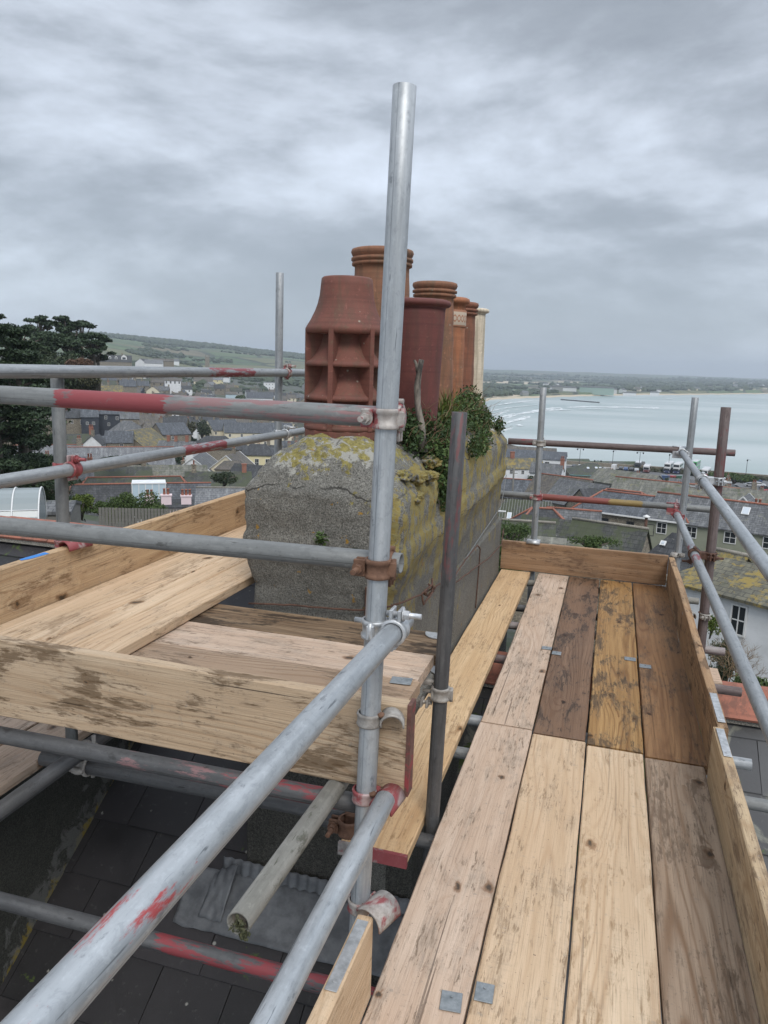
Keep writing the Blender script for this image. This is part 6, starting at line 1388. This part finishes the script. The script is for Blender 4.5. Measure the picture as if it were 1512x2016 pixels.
def car(label, px, pyb, r, yaw, colr, name='white', van=False):
    p = at(px, pyb, r); k = -math.atan2(p.x, p.y)
    p = EYE + (p-EYE)*((CZ-EYE.z)/(p.z-EYE.z)); o = thing('parked_van' if van else 'parked_car', label, 'van' if van else 'car', (p.x, p.y, CZ+.01), k+R(yaw), 'cars parked on the seafront'); P_ = paint(name, colr)
    if van: prof = [(-2.5, .35), (2.5, .35), (2.5, 1.1), (2.1, 1.35), (1.5, 2.25), (-2.45, 2.3), (-2.5, 2.2)]; gp2 = [(1.1, 1.35), (2.0, 1.35), (1.45, 2.1), (1.1, 2.1)]
    else: prof = [(-2.1, .3), (2.1, .3), (2.12, .7), (1.9, .85), (1.0, .95), (.3, 1.42), (-1.2, 1.45), (-1.9, 1.05), (-2.1, .9)]; gp2 = [(-1.7, 1.0), (.85, 1.0), (.25, 1.36), (-1.15, 1.38)]
    m = MB(); m.prism(prof, -.85, .85); m.build('body', P_, o)
    m = MB(); m.prism(gp2, -.87, .87); m.build('side_windows', glass, o)
    wheels(o, (-1.3, 1.35), .86, .33); return o
W_, K_, S_, B_, RD = (.6, .6, .6), (.02, .02, .022), (.3, .31, .32), (.03, .06, .14), (.35, .03, .03)
cars = [(1131, 921, 300, 80, K_, 'black', 'black car parked left of the pale van, farthest left'), (1143, 921, 300, 84, W_, 'white', 'white car in the far left parking row'), (1153, 922, 298, 90, S_, 'silver', 'silver car in the far left parking row'), (1163, 923, 297, 95, W_, 'white', 'white hatchback right of the silver car, left row'),
        (1222, 925, 292, 90, K_, 'black', 'black car just right of the white van'), (1232, 926, 290, 88, B_, 'blue', 'dark blue car right of the white van'), (1243, 927, 290, 85, K_, 'black', 'second black car toward the buses'), (1253, 928, 292, 90, S_, 'silver', 'silver car beside the low bus'),
        (1462, 950, 262, 8, W_, 'white', 'white car parked by the green bushes'), (1478, 958, 250, 5, S_, 'silver', 'silver car in front at the right edge'), (1495, 957, 252, 8, W_, 'white', 'white estate car at the right edge'), (1506, 964, 245, 12, K_, 'black', 'dark car nearest at the right edge'), (1488, 949, 266, 15, B_, 'blue', 'blue car behind the white estate'), (1448, 962, 245, 5, K_, 'black', 'black car half hidden behind bushes')]
for px, py, r, yw, c, nm, lb in cars: car(lb, px, py, r, yw, c, nm)
car('white van parked face-on between the pavilion and the buses', 1209, 925, 295, 80, W_, 'white', True)
def bus(label, px, pyb, yaw, c1, c2, h=4.3, L=10.5, decks=2):
    p = at(px, pyb, 300); p = EYE + (p-EYE)*((CZ-EYE.z)/(p.z-EYE.z)); o = thing('double_decker_bus' if decks == 2 else 'coach', label, 'bus', (p.x, p.y, CZ+.01), -math.atan2(p.x, p.y)+R(yaw), 'buses parked on the seafront')
    A_, B2 = paint(c1[0], c1[1]), paint(c2[0], c2[1]); hm = h*.30
    m = MB(); m.box((0, 0, .3+hm/2), (L, 2.5, hm), ch=.12); m.build('lower_body', B2, o)
    m = MB(); m.box((0, 0, (h+.3+hm)/2), (L, 2.5, h-hm-.3), ch=.18); m.build('upper_body', A_, o)
    lv = [h*.40, h*.78] if decks == 2 else [h*.62]
    for z in lv:
        m = MB(); m.box((0, 0, z), (L-.6, 2.54, .8)); m.box((0, 0, z), (L+.04, 2.1, .9)); m.build('windows', glass, o)
    m = MB(); m.box((0, 0, h-.0), (L-.8, 2.2, .12)); m.build('roof_panel', paint('white', W_), o)
    for s_ in (-1, 1): m = MB(); m.box((L/2*-1-.03, s_*.9, .75), (.05, .3, .2)); m.build('headlight', frm, o)
    wheels(o, (-L*.33, L*.3), 1.26, .48); return o
NB = ('navy', (.03, .04, .10)); WT = ('white', W_)
bus('white and navy double-decker bus, left of the pair', 1316, 930, 82, WT, NB); bus('white and navy double-decker bus, right of the pair', 1334, 931, 82, WT, NB)
bus('green double-decker bus beside the far pole', 1368, 926, 82, ('green', (.06, .30, .10)), ('green', (.06, .30, .10)), 4.2)
bus('low single-deck coach with a pale pink front', 1389, 936, 84, WT, ('pinkred', (.30, .06, .08)), 3.1, decks=1); bus('low bus with a white roof seen end-on', 1273, 929, 86, WT, ('maroon', (.12, .03, .03)), 3.0, 8, 1); bus('dark grey coach left of the white roofed bus', 1256, 923, 86, ('greyd', (.08, .085, .09)), ('black', K_), 3.1, 9, 1)
for i, (px, c, nm) in enumerate([(1310, B_, 'blue'), (1322, RD, 'red'), (1334, (.03, .09, .05), 'dgreen')]):
    p = at(px, 946, 270); p = EYE+(p-EYE)*((CZ-EYE.z)/(p.z-EYE.z)); o = thing('skip', ['blue', 'red', 'dark green'][i]+' steel container below the buses', 'container', (p.x, p.y, CZ), -.1, 'steel containers by the car park'); m = MB(); m.prism([(-1.1, .1), (1.1, .1), (1.5, 1.9), (-1.5, 1.9)], -1.2, 1.2); m.build('tub', paint(nm, c), o); m = MB(); m.box((0, 0, 1.95), (3.2, 2.6, .1)); m.build('rim', paint(nm, c), o)
p = at(1497, 948, 268); o = thing('loader_crane', 'red crane lorry at the right edge of the car park', 'crane', (p.x, p.y, CZ), .3); m = MB(); m.box((0, 0, 1.3), (5, 2.2, 1.6), ch=.1); m.build('body', paint('red', RD), o); m = MB(); m.tube([(-1.5, 0, 2), (-.5, 0, 4.4), (2.6, 0, 4.9)], .2, 6); m.build('boom', paint('red', RD), o); wheels(o, (-1.6, 1.6), 1.1, .5)

# ================================================================== TREES
def copy_tree(src, x, y, z, rz, s):
    o = src.copy(); COL.objects.link(o); o.location = (x, y, z); o.rotation_euler = (0, 0, rz); o.scale = (s, s, s)
    for c in src.children: d = c.copy(); COL.objects.link(d); d.parent = o
    return o
def cypress(label, loc, H, rad, n_, seed, size=.16, flat=True, mat='dark', nl=16, z0=.15, group=None):
    rnd = random.Random(seed); o = thing('cypress_tree', label, 'tree', loc, group=group)
    t = MB(); t.tube([(0, 0, 0), (.1, .1, H*.5), (0, 0, H*.97)], [H*.035, H*.022, H*.004], 8); L = []; lm = MB()
    for k in range(nl):
        f = z0+(1-z0)*k/(nl-1); z = H*f
        for j in range(rnd.randint(3, 5)):
            a = rnd.uniform(0, 6.28); prof = (1-f)**.6*(.55+.45*rnd.random()) if flat is True else math.sin(math.pi*min(1, f*.95+.05))**.5*(.6+.4*rnd.random())
            Lr = rad*prof; ex, ey = math.cos(a)*Lr, math.sin(a)*Lr; up = Lr*rnd.uniform(.0, .22)
            t.tube([(0, 0, z*.94), (ex*.5, ey*.5, z+up*.3), (ex, ey, z+up)], [H*.010, H*.006, H*.002], 5)
            for q in range(3):
                g = .45+.27*q; c = (ex*g, ey*g, z+up*g); L += clump_pts(rnd, c, (rad*.17, rad*.17, rad*.035), int(n_/(nl*12)), .0)
                dr = rnd.uniform(.1, .5)*rad*.25
                L += clump_pts(rnd, (c[0], c[1], c[2]-dr*.5), (rad*.10, rad*.10, dr*.6), int(n_/(nl*30)), .0)
    t.build('trunk', bark, o); leaves(lm, L, size, rnd, .5, 1.9); lm.build('crown', LM[mat], o, fixn=False); return o
p = at(-30, 630, 44); cypress('huge dark cedar with drooping layered branches filling the left edge', (p.x, p.y, p.z-13.0), 13.2, 5.6, 52000, 5, .11, nl=20, z0=.12)
p = at(28, 640, 52); cypress('dark layered cedar directly behind the nearest one', (p.x, p.y, p.z-12), 11.6, 5.2, 20000, 9, .13, nl=14, z0=.2)
def umbrella(label, px, py, r, H, rad, seed, n_=2600, size=.3, group='wind-shaped pines on the hill'):
    rnd = random.Random(seed); p = at(px, py, r); o = thing('pine_tree', label, 'tree', (p.x, p.y, p.z-H), group=group); t = MB(); L = []
    t.tube([(0, 0, -2), (.2, 0, H*.5), (0, 0, H*.9)], [.4, .28, .12], 7)
    for k in range(14):
        a = rnd.uniform(0, 6.28); q = rnd.uniform(.2, 1)*rad; zz_ = H*(.97-.16*(q/rad)**2)-rnd.uniform(0, .28)*H*(k % 3 == 0)
        e = (math.cos(a)*q, math.sin(a)*q, zz_); t.tube([(0, 0, H*.6), (e[0]*.6, e[1]*.6, H*.78), e], [.16, .1, .04], 5); L += clump_pts(rnd, e, (rad*.32, rad*.32, rad*.12), n_//14, .1)
    t.build('trunk', bark, o); m = MB(); leaves(m, L, size, rnd, .4, 1.5); m.build('crown', LM['dark'], o, fixn=False)
umbrella('flat-topped umbrella pine against the sky, left of the pair', 76, 620, 128, 9, 2.6, 3); umbrella('flat-topped umbrella pine against the sky, right of the pair', 127, 621, 132, 9, 2.5, 4)
umbrella('dense dark pine at the right edge of the hill group', 157, 630, 126, 10, 3.0, 6, 4200); umbrella('lower dark pine in front of the hill group, right', 180, 655, 122, 8, 2.8, 7, 4200); umbrella('broad dark pine low in the hill group, middle', 140, 668, 118, 7, 4.0, 8, 5200)
umbrella('broad dark pine low in the hill group, left', 95, 655, 120, 8, 4.2, 12, 5200); umbrella('dark bushy pine beside the villa', 190, 678, 130, 7, 2.4, 13, 3000); umbrella('pine behind the cedars at the left edge', 30, 640, 110, 9, 4.5, 14, 5000)
for i, (px, py, r, rx, rz, mt, lb) in enumerate([(105, 700, 112, 4.5, 3.0, 'tree', 'grey-green tree mass under the umbrella pines'), (158, 712, 108, 1.6, 1.4, 'red', 'russet bare tree left of the villa'), (60, 720, 95, 4.5, 3.2, 'tree', 'dark green tree mass behind the cedar'), (10, 735, 90, 5, 3.5, 'dark', 'shaded evergreen mass at the left edge'), (110, 742, 104, 4.0, 2.6, 'tree', 'green tree mass below the umbrella pines'), (165, 735, 103, 2.8, 2.4, 'olive', 'scrubby brown-green trees below the russet one')]):
    p = at(px, py, r); shrub(lb, (p.x, p.y, p.z-rz*.9), (rx, rx, rz), 5000, .3, mt, 12, 40+i, name='tree', cat='tree')
# gardens near left
for i, (px, py, r, rx, rz, n_, mt, lb) in enumerate([(68, 975, 46, 1.7, 1.4, 5200, 'bush', 'green bush right of the greenhouse tunnel'), (160, 992, 44, .8, .9, 3000, 'lime', 'bright green climber on the shed'), (195, 998, 44, .9, .45, 2200, 'bush', 'low hedge along the garden wall'),
        (255, 1000, 42, 1.5, 1.25, 7000, 'bush', 'rounded dark green bush behind the left toe board'), (222, 1012, 41, .7, .7, 2600, 'lime', 'light green bush left of the rounded one'), (305, 1008, 42, 1.1, .8, 3500, 'bush', 'low bush right of the rounded one'), (120, 965, 60, 1.2, 1.5, 2500, 'olive', 'scrubby bush behind the left pole'), (25, 938, 60, 3.0, 1.4, 5000, 'tree', 'dark garden tree above the greenhouse tunnel'),
        (230, 905, 128, 3, 1.2, 1600, 'tree', 'garden tree between the slate terraces'), (440, 940, 110, 3.2, 1.3, 2200, 'tree', 'hedge beside the stone coped roof'), (398, 842, 260, 3.5, 4, 1500, 'tree', 'tree left of the cream flats'), (372, 845, 262, 3, 4, 1500, 'olive', 'grey-green tree left of the cream flats')]):
    p = at(px, py, r); shrub(lb, (p.x, p.y, p.z-rz*.6), (rx, rx, rz), n_, .075*r/44, mt, 11, 60+i)
# fence in garden
fe = at(270, 1020, 38); q = MB(); [q.box((i*.16, 0, -.6), (.13, .03, 1.7)) for i in range(26)]; fo_ = q.build('garden_fence', shedw); fo_.location = (fe.x-2.4, fe.y+.4, fe.z); fo_.rotation_euler = (0, 0, .35); tag(fo_, 'grey board fence below the garden bushes', 'fence')
# right side
for i, (px, py, r, rx, rz, n_, mt, lb) in enumerate([(1432, 1292, 26, .75, 1.0, 4200, 'olive', 'grey-green scrub between the rail and the white house'), (1400, 1230, 27, .35, .5, 1500, 'lime', 'leafy shoot behind the toe board clip'), (1500, 1345, 22, .7, .35, 3000, 'bush', 'dark hedge at the right edge below the white house'), (1420, 1325, 24, .5, .35, 1500, 'tree', 'dark shrub below the grey scrub'),
        (1440, 940, 262, 9, 2.2, 4200, 'bush', 'green shrubbery beside the car park'), (1375, 932, 290, 4, 1.5, 1500, 'tree', 'dark shrubs right of the coach'), (1345, 948, 240, 5, 1.8, 1500, 'tree', 'dark hedge in front of the buses'), (1055, 945, 150, 2.2, 1.2, 1200, 'tree', 'small tree beside the white house with the sash window'), (1010, 1050, 40, 1.5, .9, 3000, 'bush', 'green creeper behind the left end of the far toe board'), (1165, 1068, 38, 1.4, .5, 2600, 'bush', 'creeper on the low roof behind the far toe board'), (1000, 1110, 18, .6, 1.2, 3500, 'bush', 'green bush seen down the gap by the chimney')]):
    p = at(px, py, r); shrub(lb, (p.x, p.y, p.z-rz*.6), (rx, rx*.7, rz), n_, min(.9, max(.045, .075*r/44)), mt, 11, 90+i)
rnd = random.Random(77)
bt = thing('bare_shrub', 'leafless twiggy shrub in front of the white house', 'shrub', at(1430, 1340, 24)); m = MB()
def twig(p, d, L, r, k):
    e = p+d*L; m.tube([p, p+d*L*.5+Vector((rnd.gauss(0, .03), rnd.gauss(0, .03), 0))*L, e], [r, r*.8, r*.55], 5, cap=False)
    if k > 0:
        for _ in range(3): twig(p+d*L*rnd.uniform(.5, 1), (d+Vector((rnd.gauss(0, .55), rnd.gauss(0, .55), rnd.gauss(.1, .4)))).normalized(), L*rnd.uniform(.55, .8), r*.6, k-1)
for k in range(7): twig(Vector((rnd.uniform(-.4, .4), rnd.uniform(-.2, .2), -.3)), Vector((rnd.gauss(0, .4), rnd.gauss(0, .3), 1)).normalized(), .75, .022, 4)
m.build('branches', LM['dry'], bt, fixn=False)
# promenade strip of plants, individually counted shrubs would be one mass: stuff
m = MB(); L = []
for k in range(240):
    a = azim(rnd.uniform(1255, 1700)); r = rnd.uniform(334, 339); x, y = math.sin(a)*r, math.cos(a)*r; L += clump_pts(rnd, (x, y, CZ+.5), (1.6, 1.2, .7), 40, .1)
leaves(m, L, .8, rnd); tag(m.build('promenade_planting', LM['olive'], fixn=False), 'brown-green planting along the promenade wall', 'planting', kind='stuff')
# town trees
protoT = []
for k, (mt) in enumerate(('tree', 'olive', 'dark', 'bush')):
    protoT.append(shrub('proto', (0, 0, 0), (3.2, 3.2, 3.2), 1300, .75, mt, 9, 120+k, name='town_tree', cat='tree'))
TL = ['grey-green garden tree among the packed roofs', 'scrubby brown-green tree among the packed roofs', 'dark evergreen among the packed roofs', 'bright green garden tree among the packed roofs']
TT = []
for i in range(85):
    k = rnd.randrange(4)
    if i < 60: px, r = rnd.uniform(0, 620), rnd.uniform(140, 620)
    else: px, r = rnd.uniform(980, 1512), rnd.uniform(90, 225)
    a = azim(px); x, y = math.sin(a)*r, math.cos(a)*r; sd_ = 'left of the chimney' if i < 60 else 'right of the chimney'
    c = copy_tree(protoT[k], x, y, gxy(x, y), rnd.uniform(0, 6), rnd.uniform(.6, 1.25)*(1 if i < 60 else .55)); c['label'] = TL[k].split(' among')[0]+', '+rel(x, y, gxy(x, y)); c['group'] = 'garden trees among the roofs '+sd_; TT.append(c)
dedupe(TT)
for pr in protoT:
    for c in list(pr.children): bpy.data.objects.remove(c, do_unlink=True)
    bpy.data.objects.remove(pr, do_unlink=True)
# far woods and hedgerows as one mass
bm = bmesh.new(); bmesh.ops.create_icosphere(bm, subdivisions=1, radius=1); iv_ = [v.co.copy() for v in bm.verts]; if_ = [[v.index for v in f.verts] for f in bm.faces]; bm.free()
m = MB()
def blob(x, y, s):
    z = gxy(x, y); m.add([(x+v.x*s*rnd.uniform(.8, 1.4), y+v.y*s*rnd.uniform(.8, 1.4), z+(v.z*.7+.3)*s*rnd.uniform(.75, 1.25)) for v in iv_], if_)
for k in range(2600):
    px = rnd.uniform(150, 700); a = azim(px); r = rnd.uniform(2150, 2680); x, y = math.sin(a)*r, math.cos(a)*r
    if noise.noise(Vector((x/160, y/160, 3))) > -.25+(2400-r)/900: blob(x, y, rnd.uniform(4, 9))
for k in range(2600):
    px = rnd.uniform(250, 760); a = azim(px); r = rnd.uniform(680, 2000); x, y = math.sin(a)*r, math.cos(a)*r
    if noise.noise(Vector((x/120, y/200, 7))) > .17: blob(x, y, rnd.uniform(3, 7))
for k in range(1500):
    px = rnd.uniform(30, 700); a = azim(px); r = rnd.uniform(360, 1100); x, y = math.sin(a)*r, math.cos(a)*r
    if noise.noise(Vector((x/60, y/60, 5))) > -.05: blob(x, y, rnd.uniform(1.6, 3.2))
for k in range(5200):
    px = rnd.uniform(930, 1600); a = azim(px); c = coast(a); r = c[1]+rnd.uniform(70, 3200)**1.0 if c else rnd.uniform(1100, 3500); x, y = math.sin(a)*r, math.cos(a)*r
    if noise.noise(Vector((x/420, y/260, 9))) > .02: blob(x, y, rnd.uniform(3.5, 7)*(1+r/5000))
tag(m.build('distant_woods', LM['tree'], fixn=False), 'dark woods and hedgerows on the distant hills', 'woods', kind='stuff')
tip = at(1008, 728, 5200); m = MB(); m.tube([(tip.x, tip.y, gxy(tip.x, tip.y)), (tip.x, tip.y, tip.z)], 3.0, 6); tag(m.build('distant_mast', WM['grey']), 'faint tall mast on the far horizon', 'mast')

# ================================================================== HAZE
hm = bpy.data.materials.new('haze'); hm.use_nodes = True; nt = hm.node_tree; nt.nodes.clear()
out = nt.nodes.new('ShaderNodeOutputMaterial'); pv = nd(nt, 'ShaderNodeVolumePrincipled', {'Color': (.78, .86, .95), 'Density': .00019, 'Anisotropy': .2}); nt.links.new(pv.outputs[0], out.inputs['Volume'])
m = MB(); m.box((2000, 5900, 60), (17000, 12600, 260)); h = m.build('haze', hm); tag(h, kind='stuff')
